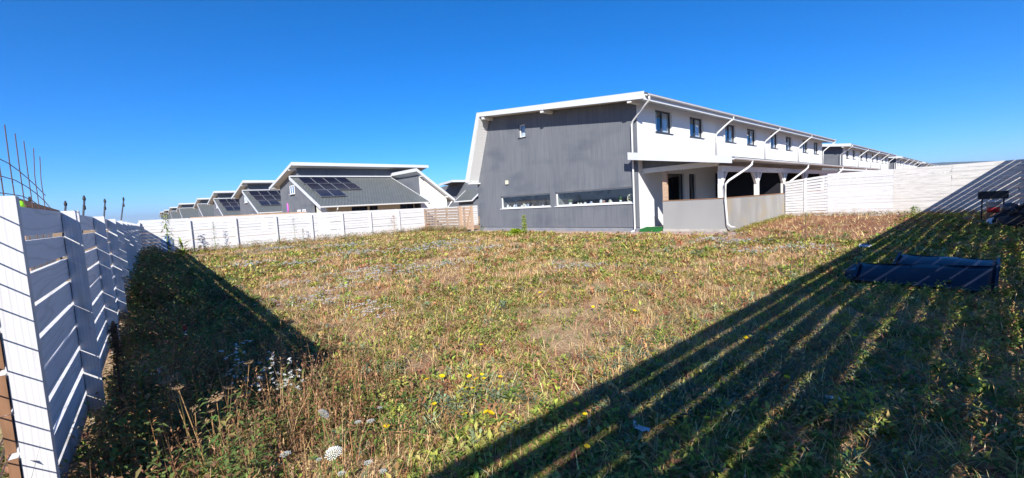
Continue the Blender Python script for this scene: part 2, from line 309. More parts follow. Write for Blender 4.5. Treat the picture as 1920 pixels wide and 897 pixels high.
# ------------------------------------------------------------------ ground and hills
def axis(lo, hi, step, far):
    a = list(np.arange(lo, hi + 1e-6, step)); s = step; x = hi
    while x < far: s *= 1.5; x += s; a.append(x)
    s = step; x = lo; b = []
    while x > -far: s *= 1.5; x -= s; b.append(x)
    return np.array(b[::-1] + a)
xs = axis(-30, 3, 0.16, 9000); ys = axis(-3, 27, 0.16, 9000)
GX, GY = np.meshgrid(xs, ys, indexing='ij'); GZ = gz(GX, GY)
nx, ny = GX.shape
def arrmesh(name, V, loops, counts, mat_, tint=None, kind=None, smooth=False, parent=None):
    me = bpy.data.meshes.new(name); V = np.asarray(V, np.float32)
    me.vertices.add(len(V)); me.vertices.foreach_set('co', V.ravel())
    loops = np.asarray(loops, np.int32).ravel(); counts = np.asarray(counts, np.int32)
    me.loops.add(len(loops)); me.loops.foreach_set('vertex_index', loops)
    me.polygons.add(len(counts)); st = np.zeros(len(counts), np.int32); st[1:] = np.cumsum(counts)[:-1]
    me.polygons.foreach_set('loop_start', st); me.polygons.foreach_set('loop_total', counts)
    if smooth: me.polygons.foreach_set('use_smooth', np.ones(len(counts), bool))
    me.update(calc_edges=True)
    if tint is not None:
        ca = me.color_attributes.new('tint', 'FLOAT_COLOR', 'POINT'); c4 = np.ones((len(V), 4), np.float32); c4[:, :3] = tint; ca.data.foreach_set('color', c4.ravel())
    me.materials.append(mat_); o = bpy.data.objects.new(name, me); col.objects.link(o)
    if kind: o['kind'] = kind
    if parent is not None: o.parent = parent
    return o
idx = np.arange(nx * ny).reshape(nx, ny)
q = np.stack([idx[:-1, :-1], idx[1:, :-1], idx[1:, 1:], idx[:-1, 1:]], -1).reshape(-1, 4)
arrmesh('ground', np.stack([GX, GY, GZ], -1).reshape(-1, 3), q, np.full(len(q), 4), M['ground'], kind='structure', smooth=True)
hv = []; hf = []
nh = 120
for i in range(nh + 1):
    a = -1.3 + 2.0 * i / nh       # angle from +Y towards +X
    ex = math.exp(-((a + 0.06) / (0.42 if a < -.06 else .16)) ** 2)
    h = 10 + 160 * ex * (0.80 + 0.4 * float(fbm(a * 9, 0.3, 1.0, 9))) + 22 * float(vnoise(a * 30, 2.0, 1, 4)) * ex
    for r_, hh in ((5600, -5), (6000, h * 0.6), (6400, h), (7200, h * 0.8), (8200, -5)):
        hv.append((math.sin(a) * r_, math.cos(a) * r_, hh))
for i in range(nh):
    for j in range(4): hf.append((i * 5 + j, (i + 1) * 5 + j, (i + 1) * 5 + j + 1, i * 5 + j + 1))
mb = MB(); mb.add(hv, hf); o = mb.build('hills', M['hill'], smooth=True); o['kind'] = 'structure'

# ------------------------------------------------------------------ near row house
def window(parent, F, a0, a1, t0, t1, rec=0.14, fm='frame', sashes=2, curtain=True, sill=True, backing='dark_room', fw=0.07, name='window', sillm=None, back_d=0.5):
    mb = MB(); d0, d1 = -rec - 0.03, -rec + 0.03
    mb.fbox(F, a0 + .004, a0 + fw, t0 + .004, t1 - .004, d0, d1); mb.fbox(F, a1 - fw, a1 - .004, t0 + .004, t1 - .004, d0, d1)
    mb.fbox(F, a0 + fw, a1 - fw, t0 + .004, t0 + fw, d0, d1); mb.fbox(F, a0 + fw, a1 - fw, t1 - fw, t1 - .004, d0, d1)
    for k in range(1, sashes):
        c = a0 + (a1 - a0) * k / sashes; mb.fbox(F, c - fw * .75, c + fw * .75, t0 + fw, t1 - fw, d0, d1)
    w = mb.build(name, M[fm], parent)
    for k in range(sashes):
        p0 = a0 + (a1 - a0) * k / sashes + fw * .8; p1 = a0 + (a1 - a0) * (k + 1) / sashes - fw * .8
        MB().fbox(F, p0, p1, t0 + fw * .9, t1 - fw * .9, -rec - 0.008, -rec + 0.004).build('pane', M['glass'], w)
        if curtain:
            wv = MB(); n = 10; c0 = p0 + (p1 - p0) * (0.0 if k % 2 == 0 else 0.25); c1 = p1 - (p1 - p0) * (0.35 if k % 2 == 0 else 0.0)
            for j in range(n):
                x0 = c0 + (c1 - c0) * j / n; x1 = c0 + (c1 - c0) * (j + 1) / n
                wv.quad(F(x0, t0, -rec - .07 - .03 * (j % 2)), F(x1, t0, -rec - .07 - .03 * ((j + 1) % 2)), F(x1, t1, -rec - .07 - .03 * ((j + 1) % 2)), F(x0, t1, -rec - .07 - .03 * (j % 2)))
            wv.build('curtain', M['curtain'], w)
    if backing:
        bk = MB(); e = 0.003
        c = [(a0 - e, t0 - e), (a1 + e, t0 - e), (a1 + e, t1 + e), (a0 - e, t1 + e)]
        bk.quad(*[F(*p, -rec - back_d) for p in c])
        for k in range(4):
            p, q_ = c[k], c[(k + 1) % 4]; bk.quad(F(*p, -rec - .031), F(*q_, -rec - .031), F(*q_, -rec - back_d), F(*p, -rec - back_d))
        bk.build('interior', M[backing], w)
    if sill:
        MB().fbox(F, a0 - .05, a1 + .05, t0 - .035, t0 - .002, -rec + .02, 0.05).build('sill', M[sillm or fm], w)
    return w
XF, YG, NU, UW = -10.38, 17.1, 4, 7.95
YE = YG + NU * UW
def roofz(x): return 5.92 + (-9.56 - x) * 0.1115       # top of the shallow roof
def row_house(full=True):
    lab = 'long grey and white row house with a veranda and charcoal windows'
    t = thing('row_house', lab, 'house', (XF, YG, 0))
    FX = lambda s, z, d: (XF + d, s, z)
    FG = lambda s, z, d: (s, YG - d, z)
    # facade
    holes = []; wins = []
    for k in range(NU):
        y = YG + 0.1 + UW * k
        for a, b in ((1.5, 3.08), (4.95, 6.55)): wins.append((y + a, y + b, 4.58, 5.62))
        holes.append((y + 2.45, y + 4.2, 0.25, 2.66)); holes.append((y + 4.75, y + 5.5, 0.25, 2.66))
    mb = MB(); wallholes(mb, FX, YG, YE, 0.0, 5.95, wins + holes, 0.3); mb.build('facade_wall', M['white'], t, fix=False)
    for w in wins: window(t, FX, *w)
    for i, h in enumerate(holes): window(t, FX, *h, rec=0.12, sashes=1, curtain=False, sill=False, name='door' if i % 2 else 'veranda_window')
    # gable end
    mb = MB(); gw = [(-19.83, -15.76, 1.36, 2.09), (-15.38, -10.72, 1.36, 2.09), (-17.93, -17.4, 5.33, 6.1)]
    xl = -20.78
    wallholes(mb, FG, xl, XF, 0.25, 6.12 - 0.02, [(-19.83, -15.76, 1.36, 2.09), (-15.38, -10.72, 1.36, 2.09), (-17.93, -17.4, 5.33, 6.099)] if False else [(-19.83, -15.76, 1.36, 2.09), (-15.38, -10.72, 1.36, 2.09)], 0.25) if False else None
    zt = lambda x: roofz(x) - 0.22
    A = sorted([xl, -19.83, -15.76, -15.38, -10.72, -17.93, -17.4, XF]); T = [0.25, 1.36, 2.09, 5.33, 5.6, None]
    sm = (-17.93, -17.4, 5.33, 6.05)
    def hole(ca, ct, lst): return any(h[0] < ca < h[1] and h[2] < ct < h[3] for h in lst)
    lst = [gw[0], gw[1]]
    for i in range(len(A) - 1):
        x0, x1 = A[i], A[i + 1]; cx_ = (x0 + x1) / 2
        issm = sm[0] < cx_ < sm[1]
        zs = [0.25, 1.36, 2.09] + ([5.33, 6.05] if issm else [])
        for j in range(len(zs) - 1):
            if hole(cx_, (zs[j] + zs[j + 1]) / 2, lst + ([sm] if issm else [])): continue
            mb.quad(FG(x0, zs[j], 0), FG(x1, zs[j], 0), FG(x1, zs[j + 1], 0), FG(x0, zs[j + 1], 0))
        mb.quad(FG(x0, zs[-1], 0), FG(x1, zs[-1], 0), FG(x1, zt(x1), 0), FG(x0, zt(x0), 0))
    mb.quad(FG(-22.0, .25, 0), FG(xl, .25, 0), FG(xl, zt(xl), 0), FG(-22.0, 3.2, 0))
    for h in lst + [sm]:
        c = [(h[0], h[2]), (h[1], h[2]), (h[1], h[3]), (h[0], h[3])]
        for k in range(4):
            p, q_ = c[k], c[(k + 1) % 4]; mb.quad(FG(*p, 0), FG(*q_, 0), FG(*q_, -.25), FG(*p, -.25))
    mb.build('end_wall', M['grey'], t, fix=False)
    # corner return: grey strip wraps the corner, plinth set back
    MB().box(-22.0, XF - .002, YG + .035, YG + .3, -0.3, 0.248).build('plinth', M['plinth'], t)
    MB().box(-22.02, -21.98, YG + .002, YE - .02, -0.3, 3.2).build('back_wall', M['grey'], t)
    MB().box(-22.0, XF - .01, YE - .03, YE + .004, 0, 3.2).build('far_end_wall', M['grey'], t)
    for g, sz in ((gw[0], 'w'), (gw[1], 'w')):
        window(t, FG, *g, rec=0.13, fm='white_frame', sashes=1, curtain=False, fw=0.06, backing='room', back_d=2.2)
    window(t, FG, *sm, rec=0.13, fm='white_frame', sashes=1, curtain=True, fw=0.06, sillm='frame')
    # roof
    y0, y1 = YG - 0.78, YE + 0.75
    rt, ridge, low = (-9.58, roofz(-9.58)), (-20.6, roofz(-20.6)), (-22.2, 3.2)
    prof = [rt, ridge, low, (-22.06, 3.14), (-20.5, ridge[1] - .10), (-9.58, rt[1] - .10)]
    mb = MB()
    for a, b, c, d in ((0, 1, 4, 5), (1, 2, 3, 4)): mb.prism_y([prof[a], prof[b], prof[c], prof[d]], y0, y1)
    rf = mb.build('roof', M['roof_dark'], t)
    sp = [(-9.6, rt[1] - .103), (-20.5, ridge[1] - .103), (-22.055, 3.138), (-21.90, 3.10), (-20.42, ridge[1] - .22), (-9.6, rt[1] - .2)]
    mb = MB()
    for a, b, c, d in ((0, 1, 4, 5), (1, 2, 3, 4)): mb.prism_y([sp[a], sp[b], sp[c], sp[d]], y0 + .01, y1 - .01)
    mb.build('soffit', M['soffit'], t)
    # ribs on the steep soffit overhang
    for k in range(26):
        f = (k + .5) / 26; x = -20.42 + (-21.9 + 20.42) * f; z = ridge[1] - .22 + (3.10 - ridge[1] + .22) * f
        MB().bar((x + .004, y0 + .02, z - .004), (x + .004, YG - .004, z - .004), .011, .011).build('soffit_rib', M['soffit'], rf)
    fa = [(-9.52, roofz(-9.52) + .01), (-20.64, ridge[1] + .03), (-22.26, 3.17), (-22.0, 3.07), (-20.44, ridge[1] - .24), (-9.54, roofz(-9.54) - .29)]
    for yy in ((y0 - .03, y0 - .002), (y1 + .002, y1 + .03)):
        mb = MB()
        for a, b, c, d in ((0, 1, 4, 5), (1, 2, 3, 4)): mb.prism_y([fa[a], fa[b], fa[c], fa[d]], *yy)
        mb.build('fascia', M['fascia'], t)
    for x in (-20.15, -15.35, -10.25):
        z = roofz(x) - .22; MB().box(x - .1, x + .1, y0 + .015, YG - .003, z - .17, z - .006).build('purlin_end', M['beam'], t)
    MB().box(-22.02, -21.7, y0 + .03, YG - .004, 3.0, 3.08).build('soffit_cap', M['soffit'], t)
    # eave gutter and pipes
    def gut(x, z, r, ya, yb):
        g = MB(); n = 8
        for (ra, rb) in ((r, r - .012),):
            ring = [(x + ra * math.cos(math.pi + math.pi * i / n), z + ra * math.sin(math.pi + math.pi * i / n)) for i in range(n + 1)]
            ring += [(x + rb * math.cos(2 * math.pi - math.pi * i / n), z + rb * math.sin(2 * math.pi - math.pi * i / n)) for i in range(n + 1)]
            g.prism_y(ring, ya, yb)
        return g.build('gutter', M['gutter'], t)
    gut(-9.47, 5.82, .075, y0 + .1, y1 - .1)
    MB().box(-9.6, -9.565, y0 + .05, y1 - .05, 5.60, 5.83).build('eave_board', M['fascia'], t)
    MB().tube([(-9.47, YG - .5, 5.77), (-9.47, YG - .48, 5.62), (-9.72, YG - .40, 5.45), (-10.5, YG - .12, 4.95), (-10.58, YG - .09, 4.8), (-10.58, YG - .09, 0.2), (-10.62, YG - .15, .1), (-10.66, YG - .3, .05)], .043, 10).build('downpipe', M['gutter'], t, True)
    for k in range(1, NU + 1):
        y = YG + .15 + UW * k
        if k == NU: y -= .1
        MB().tube([(-9.47, y + .3, 5.77), (-9.47, y + .28, 5.62), (-9.68, y + .24, 5.48), (-10.22, y + .04, 4.98), (-10.31, y, 4.86), (-10.31, y, 3.62)], .05, 8).build('downpipe', M['gutter'], t, True)
    # veranda
    ya, yb = YG - .5, YE + .3
    top = lambda x: 3.56 + (x + 10.54) * (-0.155)
    MB().prism_y([(-10.37, top(-10.37)), (-6.3, top(-6.3)), (-6.3, top(-6.3) - .09), (-10.37, top(-10.37) - .09)], ya, yb).build('veranda_roof', M['roof_dark'], t)
    MB().prism_y([(-10.372, top(-10.37) - .093), (-6.35, top(-6.35) - .093), (-6.35, top(-6.35) - .16), (-10.372, top(-10.37) - .16)], ya + .01, yb - .01).build('veranda_ceiling', M['soffit'], t)
    MB().prism_y([(-10.56, top(-10.56) + .01), (-6.24, top(-6.24) + .01), (-6.24, top(-6.24) - .25), (-10.56, top(-10.56) - .31)], ya - .035, ya - .003).build('veranda_fascia', M['fascia'], t)
    MB().box(-10.56, XF - .004, ya - .002, YG - .004, 3.28, 3.30).build('fascia_return', M['fascia'], t)
    gut(-6.22, 2.84, .07, ya + .05, yb - .1)
    MB().prism_y([(-10.376, 2.86), (-7.2, 2.86), (-10.376, 3.24)], YG + .36, YG + .40).build('infill_panel', M['grey'], t)
    MB().box(-10.375, -7.08, YG + .33, YG + .47, 2.65, 2.855).build('veranda_beam', M['beam'], t)
    MB().box(-7.09, -6.93, YG + .33, yb - .2, 2.42, 2.64).build('veranda_beam', M['beam'], t)
    MB().box(-9.46, -6.90, YG + .36, YG + .56, 0.16, 1.36).build('front_parapet', M['parapet'], t)
    MB().box(-9.46, -6.88, YG + .32, YG + .57, -0.3, 0.158).build('front_footing', M['concrete'], t)
    MB().box(-7.1, -6.895, YG + .57, YE, -0.3, 1.36).build('side_parapet', M['cement'], t)
    MB().box(-9.48, -6.88, YG + .34, YG + .58, 1.362, 1.39).build('parapet_cap', M['brown_wood'], t)
    MB().box(-7.12, -6.875, YG + .582, YE, 1.362, 1.39).build('parapet_cap', M['brown_wood'], t)
    MB().box(-10.37, -6.9, YG + .57, YE, 0.1, 0.2).build('veranda_floor', M['concrete'], t)
    MB().box(-9.46, -9.27, YG + .38, YG + .52, 1.392, 2.645).build('corner_post', M['raw_new'], t)
    posts = [YG + .42, YG + 4.35] + [YG + UW * k + o for k in range(1, NU) for o in (0.2, 4.1)] + [YE - .2]
    for i, y in enumerate(posts):
        p = MB().box(-7.1, -6.94, y - .1, y + .1, 1.392, 2.415).build('post', M['beam'], t)
        for sgn in (-1, 1):
            if i == 0 and sgn < 0: continue
            MB().bar((-7.02, y + sgn * .09, 1.95), (-7.02, y + sgn * .55, 2.44), .10, .10, (1, 0, 0)).build('brace', M['beam'], p)
    for k in range(1, NU):
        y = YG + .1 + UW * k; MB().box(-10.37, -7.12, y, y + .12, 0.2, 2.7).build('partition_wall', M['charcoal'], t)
    for k in range(0, NU):
        y = YG + UW * k
        if k == 0:
            pts = [(-6.22, y + 1.45, 2.78), (-6.22, y + 1.4, 2.62), (-6.3, y + 1.2, 2.5), (-6.72, y + .42, 2.05), (-6.80, y + .30, 1.92), (-6.80, y + .30, 1.3), (-6.80, y + .42, 0.36), (-6.72, y + .52, .24), (-6.62, y + .7, .2)]
        else:
            pts = [(-6.22, y + 1.45, 2.78), (-6.22, y + 1.4, 2.62), (-6.3, y + 1.2, 2.5), (-6.76, y + .2, 1.92), (-6.82, y + .1, 1.8), (-6.82, y + .1, .2)]
        MB().tube(pts, .043, 10).build('downpipe', M['gutter'], t, True)
    # floodlight, wall lamp
    fl = MB().box(-7.5, -7.26, YG + .2, YG + .3, 2.76, 2.88).build('floodlight', M['white_p'], t)
    MB().box(-7.42, -7.34, YG + .3, YG + .33, 2.78, 2.84).build('bracket', M['white_p'], fl)
    wl = MB().box(-19.24, -19.04, YG - .07, YG - .003, 2.80, 3.02).build('wall_lamp', M['lamp'], t)
    MB().box(-19.27, -19.01, YG - .05, YG - .002, 2.77, 2.80).build('lamp_base', M['dark_pipe'], wl)
    return t
house = row_house()
ord_ = ['second', 'third', 'fourth', 'fifth', 'sixth']
for k in range(1, 6):
    c = copy_tree(house, None, (0, 40.4 * k, 0))
    c['label'] = ord_[k - 1] + ' white row house in the line that starts at the veranda'
    c['group'] = 'row houses in line behind the yard'
house['group'] = 'row houses in line behind the yard'
# things behind the strip windows
sillF = lambda u: None
potx = [(-14.6, .10, .16), (-13.9, .07, .10), (-13.2, .06, .09), (-12.5, .08, .15), (-12.05, .05, .10), (-11.55, .07, .16), (-19.0, .06, .12), (-18.1, .05, .10), (-17.4, .06, .11), (-16.6, .05, .09)]
plab = ['bushy green pot plant, widest on the long strip window sill', 'white jar next to the bushy pot plant in the strip window', 'small white cup in the middle of the long strip window', 'pot with orange top in the long strip window', 'small cream pot left of the green pot in the long strip window', 'leafy plant in pale pot beside the round plate in the strip window', 'clear jar at the far end of the short strip window', 'tan box shaped pot in the short strip window', 'small brown pot in the short strip window', 'white bowl at the downpipe side of the short strip window']
for i, (x, r_, h) in enumerate(potx):
    base = (x, YG + .30, 1.365); plant = i in (0, 5)
    t = thing('flower_pot' if plant else 'jar', plab[i], 'plant' if plant else 'jar', base)
    MB().lathe(base, [(r_ * .7, 0), (r_, h * .7), (r_ * .95, h * .7 + .01), (r_ * .6, h)], 10).build('pot' if plant else 'body', M['terracotta' if i in (3, 7, 8) else 'white_p'], t, True)
    if plant:
        mb = MB(); n = 60 if i == 0 else 36
        for k in range(n):
            a = R(0, 6.28); e = R(.2, 1.5); L_ = R(.10, .22); b0 = Vector((x, YG + .30, 1.365 + h * .8)); d = Vector((math.cos(a) * math.cos(e), .6 * math.sin(a) * math.cos(e), math.sin(e))); s_ = d.cross(Vector((0, 0, 1))).normalized() * L_ * .25
            mb.quad(b0, b0 + d * L_ * .5 + s_, b0 + d * L_, b0 + d * L_ * .5 - s_)
        mb.build('leaves', M['leaf_pot'], t, fix=False)
    else: MB().lathe((x, YG + .30, 1.365 + h), [(r_ * .5, 0), (r_ * .5, .02), (r_ * .3, .03)], 8).build('lid', M['white_p'], t)
for i in range(14):
    x = -19.5 + i * .26 + R(-.06, .06) if i < 9 else -14.2 + (i - 9) * .52 + R(-.08, .08)
    r_, h = R(.05, .085), R(.10, .22); base = (x, YG + R(.24, .42), 1.365); first = i < 9
    t = thing('jar', 'small pale jar crowded with others in the short strip window' if first else 'small white cup in the row along the long strip window', 'jar', base, 'jars in the short strip window' if first else 'cups in the long strip window')
    MB().lathe(base, [(r_ * .8, 0), (r_, h * .3), (r_ * .95, h * .8), (r_ * .6, h)], 9).build('body', M[('white_p', 'lamp', 'white_p', 'pale_blue')[i % 4]], t, True)
    MB().lathe((base[0], base[1], 1.366 + h), [(r_ * .62, 0), (r_ * .62, .02), (r_ * .4, .025)], 9).build('lid', M['white_p'], t)
t = thing('decorative_plate', 'round cream openwork plate standing in the strip window beside the downpipe', 'plate', (-10.98, YG + .30, 1.365))
mb = MB()
ring = [(-10.98 + .19 * math.cos(a), YG + .30, 1.57 + .19 * math.sin(a)) for a in np.linspace(0, 2 * math.pi, 25)]
mb.tube(ring, .03, 6, False); mb.build('rim', M['lamp'], t, True)
for k in range(6):
    a = math.pi * k / 3; MB().bar((-10.98, YG + .30, 1.57), (-10.98 + .17 * math.cos(a), YG + .30, 1.57 + .17 * math.sin(a)), .03, .03).build('spoke', M['lamp'], t)
# paving strip and mat
prop(MB().box(-22.2, -6.2, 16.45, YG + .3, -0.2, 0.055).build('paving_strip', M['paver']), kind='structure')
t = MB().hexa([(-10.36, 16.95, .06), (-9.5, 16.95, .06), (-9.5, 17.6, .06), (-10.36, 17.6, .06), (-10.34, 16.99, .17), (-9.52, 16.99, .17), (-9.52, 17.6, .24), (-10.34, 17.6, .24)]).build('turf_step', M['mat_green'])
prop(t, 'low step covered with green artificial turf at the veranda entrance', 'step')

# ------------------------------------------------------------------ neighbouring houses (offset shed roofs)
def shed_house(dx, dy, solar, label, wing=False, detail=True):
    t = thing('shed_roof_house', label, 'house', (-50 + dx, 14 + dy, 0), 'grey houses with offset roofs beyond the back fence')
    X = lambda x: x + dx
    Yw, Y0, Y1 = 14.05 + dy, 13.27 + dy, 24.7 + dy
    FG = lambda s, z, d: (X(s), Yw - d, z)
    up = lambda x: 7.12 + (x + 47.77) * 0.198       # upper roof, falls to -X
    lo = lambda x: 5.73 - (x + 49.0) * 0.389        # lower roof, falls to +X
    # end wall
    mb = MB(); pr = [(X(-56.0), -.3), (X(-45.1), -.3), (X(-45.1), lo(-45.1) - .2), (X(-48.9), lo(-48.9) - .2), (X(-48.9), up(-48.9) - .25), (X(-56.0), up(-56.0) - .25)]
    mb.prism_y(pr, Yw, Yw + .25); mb.build('end_wall', M['grey'], t)
    MB().prism_y([(X(-45.09), -.3), (X(-42.2), -.3), (X(-42.2), lo(-42.2) - .2), (X(-45.09), lo(-45.09) - .2)], Yw + .4, Yw + .6).build('side_wall', M['cream'], t)
    MB().box(X(-49.1), X(-48.9), Yw + .26, 28.7 + dy, 5.0, up(-48.9) - .27).build('clerestory_wall', M['grey'], t)
    MB().box(X(-56.0), X(-55.8), Yw + .26, 28.7 + dy, -.3, up(-56) - .27).build('back_wall', M['grey'], t)
    FX = lambda s, z, d: (X(-43.2) + d, s, z)
    hol = [(Yw + 3.2, Yw + 4.9, 0.9, 2.25), (Yw + 5.1, Yw + 6.0, .9, 2.25), (Yw + 8.6, Yw + 10.3, 0.2, 2.3)]
    mb = MB(); wallholes(mb, FX, Yw + .62, Y1 - .3, -.3, 3.0, hol, .2); mb.build('front_wall', M['cream'], t, fix=False)
    if detail:
        for h in hol: window(t, FX, *h, curtain=False, sill=False)
    if detail:
        w0 = window(t, lambda s, z, d: (X(s), Yw - d - .16, z), -51.9, -50.3, 4.05, 5.0, fm='white_frame', sashes=2, curtain=False, backing='dark_room', back_d=.12)
        for a in (-49.9, -48.2): window(t, lambda s, z, d: (X(s), Yw - d - .16, z), a, a + 1.0, 1.2, 2.3, fm='white_frame', sashes=2, curtain=False, back_d=.12)
    # roofs
    MB().prism_y([(X(-49.1), lo(-49.1)), (X(-40.45), lo(-40.45)), (X(-40.45), lo(-40.45) - .12), (X(-49.1), lo(-49.1) - .12)], Y0 + .03, Y1).build('lower_roof', M['tile'], t)
    for y in (Y0, Y1 + .002):
        MB().prism_y([(X(-49.15), lo(-49.15) + .06), (X(-40.4), lo(-40.4) + .06), (X(-40.4), lo(-40.4) - .30), (X(-49.15), lo(-49.15) - .30)], y, y + .028).build('rake_board', M['fascia'], t)
    MB().box(X(-49.2), X(-48.75), Y0 + .04, Y1, lo(-49) + .02, lo(-49) + .14).build('ridge_cap', M['fascia'], t)
    MB().prism_y([(X(-40.44), lo(-40.45) - .02), (X(-40.30), lo(-40.45) - .02), (X(-40.32), lo(-40.45) - .14), (X(-40.44), lo(-40.45) - .14)], Y0, Y1).build('gutter', M['gutter'], t)
    MB().tube([(X(-40.4), Y0 + 1.6, lo(-40.45) - .1), (X(-40.5), Y0 + 1.6, lo(-40.45) - .35), (X(-42.9), Y0 + 1.9, 1.2), (X(-43.1), Y0 + 1.9, 0)], .06, 6).build('downpipe', M['gutter'], t)
    Y2 = 29.4 + dy
    MB().prism_y([(X(-47.8), up(-47.8)), (X(-57.7), up(-57.7)), (X(-57.7), up(-57.7) - .08), (X(-47.8), up(-47.8) - .08)], Y0 + .03, Y2).build('upper_roof', M['tile'], t)
    MB().prism_y([(X(-47.8), up(-47.8) - .083), (X(-57.7), up(-57.7) - .083), (X(-57.7), up(-57.7) - .2), (X(-47.8), up(-47.8) - .2)], Y0 + .04, Y2 - .01).build('soffit', M['soffit'], t)
    MB().prism_y([(X(-47.74), up(-47.74) + .05), (X(-57.75), up(-57.75) + .05), (X(-57.75), up(-57.75) - .24), (X(-47.74), up(-47.74) - .28)], Y0, Y0 + .028).build('rake_board', M['fascia'], t)
    MB().box(X(-47.79), X(-47.74), Y0 + .03, Y2, up(-47.77) - .30, up(-47.77) + .04).build('fascia', M['fascia'], t)
    MB().box(X(-49.3), X(-49.1), Y0 + .04, Yw - .002, up(-49.2) - .4, up(-49.2) - .205).build('purlin_end', M['beam'], t)
    MB().box(X(-57.6), X(-56.01), Y0 + .05, Y0 + .5, up(-57) - .28, up(-57) - .20).build('soffit_cap', M['soffit'], t)
    if solar:
        sl_ = math.atan(0.389); dxp, dzp = math.cos(sl_), -math.sin(sl_)
        rows = [(0, 4), (1, 4), (2, 2)]
        for r_, n in rows:
            for k in range(n):
                x0 = -48.35 + r_ * 2.1 * dxp; ya = Y0 + .62 + r_ * .12 + k * 1.26; xa, xb = x0, x0 + 2.05 * dxp
                mb = MB(); nrm = (math.sin(sl_), math.cos(sl_))
                def pp(x, d): return (X(x) + nrm[0] * d, lo(x) + nrm[1] * d)
                mb.prism_y([pp(xa, .12), pp(xb, .12), pp(xb, .16), pp(xa, .16)], ya, ya + 1.22)
                p = mb.build('solar_panel', M['alu'], t)
                e = .03
                MB().prism_y([pp(xa + e, .161), pp(xb - e, .161), pp(xb - e, .165), pp(xa + e, .165)], ya + e, ya + 1.22 - e).build('cells', M['solar'], p)
    if wing:
        # cross wing: high edge faces the yard, roof falls away from it
        ya, yb = 24.7, 29.55
        rz = lambda y: 6.14 - (y - ya) * 0.735
        FXw = lambda y0, z0: None
        MB().prism([(25.3, -.3), (28.85, -.3), (28.85, rz(28.85) - .25), (25.3, rz(25.3) - .25)], lambda y, z: (-43.3, y, z), lambda y, z: (-43.5, y, z)).build('wing_side_wall', M['white'], t)
        MB().box(-49.6, -43.31, 25.25, 25.29, -.3, 5.62).build('wing_end_wall', M['grey'], t)
        MB().prism([(ya, rz(ya)), (yb, rz(yb)), (yb, rz(yb) - .09), (ya, rz(ya) - .09)], lambda y, z: (-50.2, y, z), lambda y, z: (-42.7, y, z)).build('wing_roof', M['tile'], t)
        MB().prism([(ya + .01, rz(ya) - .10), (yb - .01, rz(yb) - .10), (yb - .01, rz(yb) - .22), (ya + .01, rz(ya) - .22)], lambda y, z: (-50.2, y, z), lambda y, z: (-42.71, y, z)).build('wing_soffit', M['soffit'], t)
        MB().box(-50.2, -42.62, ya - .035, ya - .003, rz(ya) - .30, rz(ya) + .06).build('wing_fascia', M['fascia'], t)
        MB().prism([(ya, rz(ya) + .06), (yb, rz(yb) + .06), (yb, rz(yb) - .26), (ya, rz(ya) - .30)], lambda y, z: (-42.69, y, z), lambda y, z: (-42.62, y, z)).build('wing_rake', M['fascia'], t)
        MB().box(-43.31, -42.72, 25.3, 25.45, rz(25.3) - .42, rz(25.3) - .26).build('purlin_end', M['beam'], t)
        MB().box(-43.31, -42.72, 28.6, 28.75, rz(28.6) - .42, rz(28.6) - .26).build('purlin_end', M['beam'], t)
        MB().tube([(-43.0, yb - .05, rz(yb) - .1), (-43.1, yb - .3, rz(yb) - .4), (-43.2, 28.9, 1.7), (-43.2, 28.9, 0)], .06, 6).build('downpipe', M['gutter'], t)
    return t
shed_house(0, 0, True, 'grey house with solar panels and a white steep wing, closest behind the white back fence', wing=True)
labs = ['second grey offset roof house with solar panels, behind the one with a white wing', 'third grey offset roof house in the line, also with solar panels', 'fourth grey offset roof house in the line, plain tiled roof', 'fifth grey offset roof house in the line of houses', 'sixth grey offset roof house in the line, small in the distance', 'seventh grey offset roof house in the line, small in the distance', 'last grey offset roof house at the far end of the line']
for i, (dx, dy) in enumerate(((-23.6, -.1), (-48.8, -.3), (-76, 0), (-106, -1.2), (-138, -1.2), (-172, -0.8), (-205, -.5))):
    shed_house(dx, dy, i < 2, labs[i], detail=i < 3)
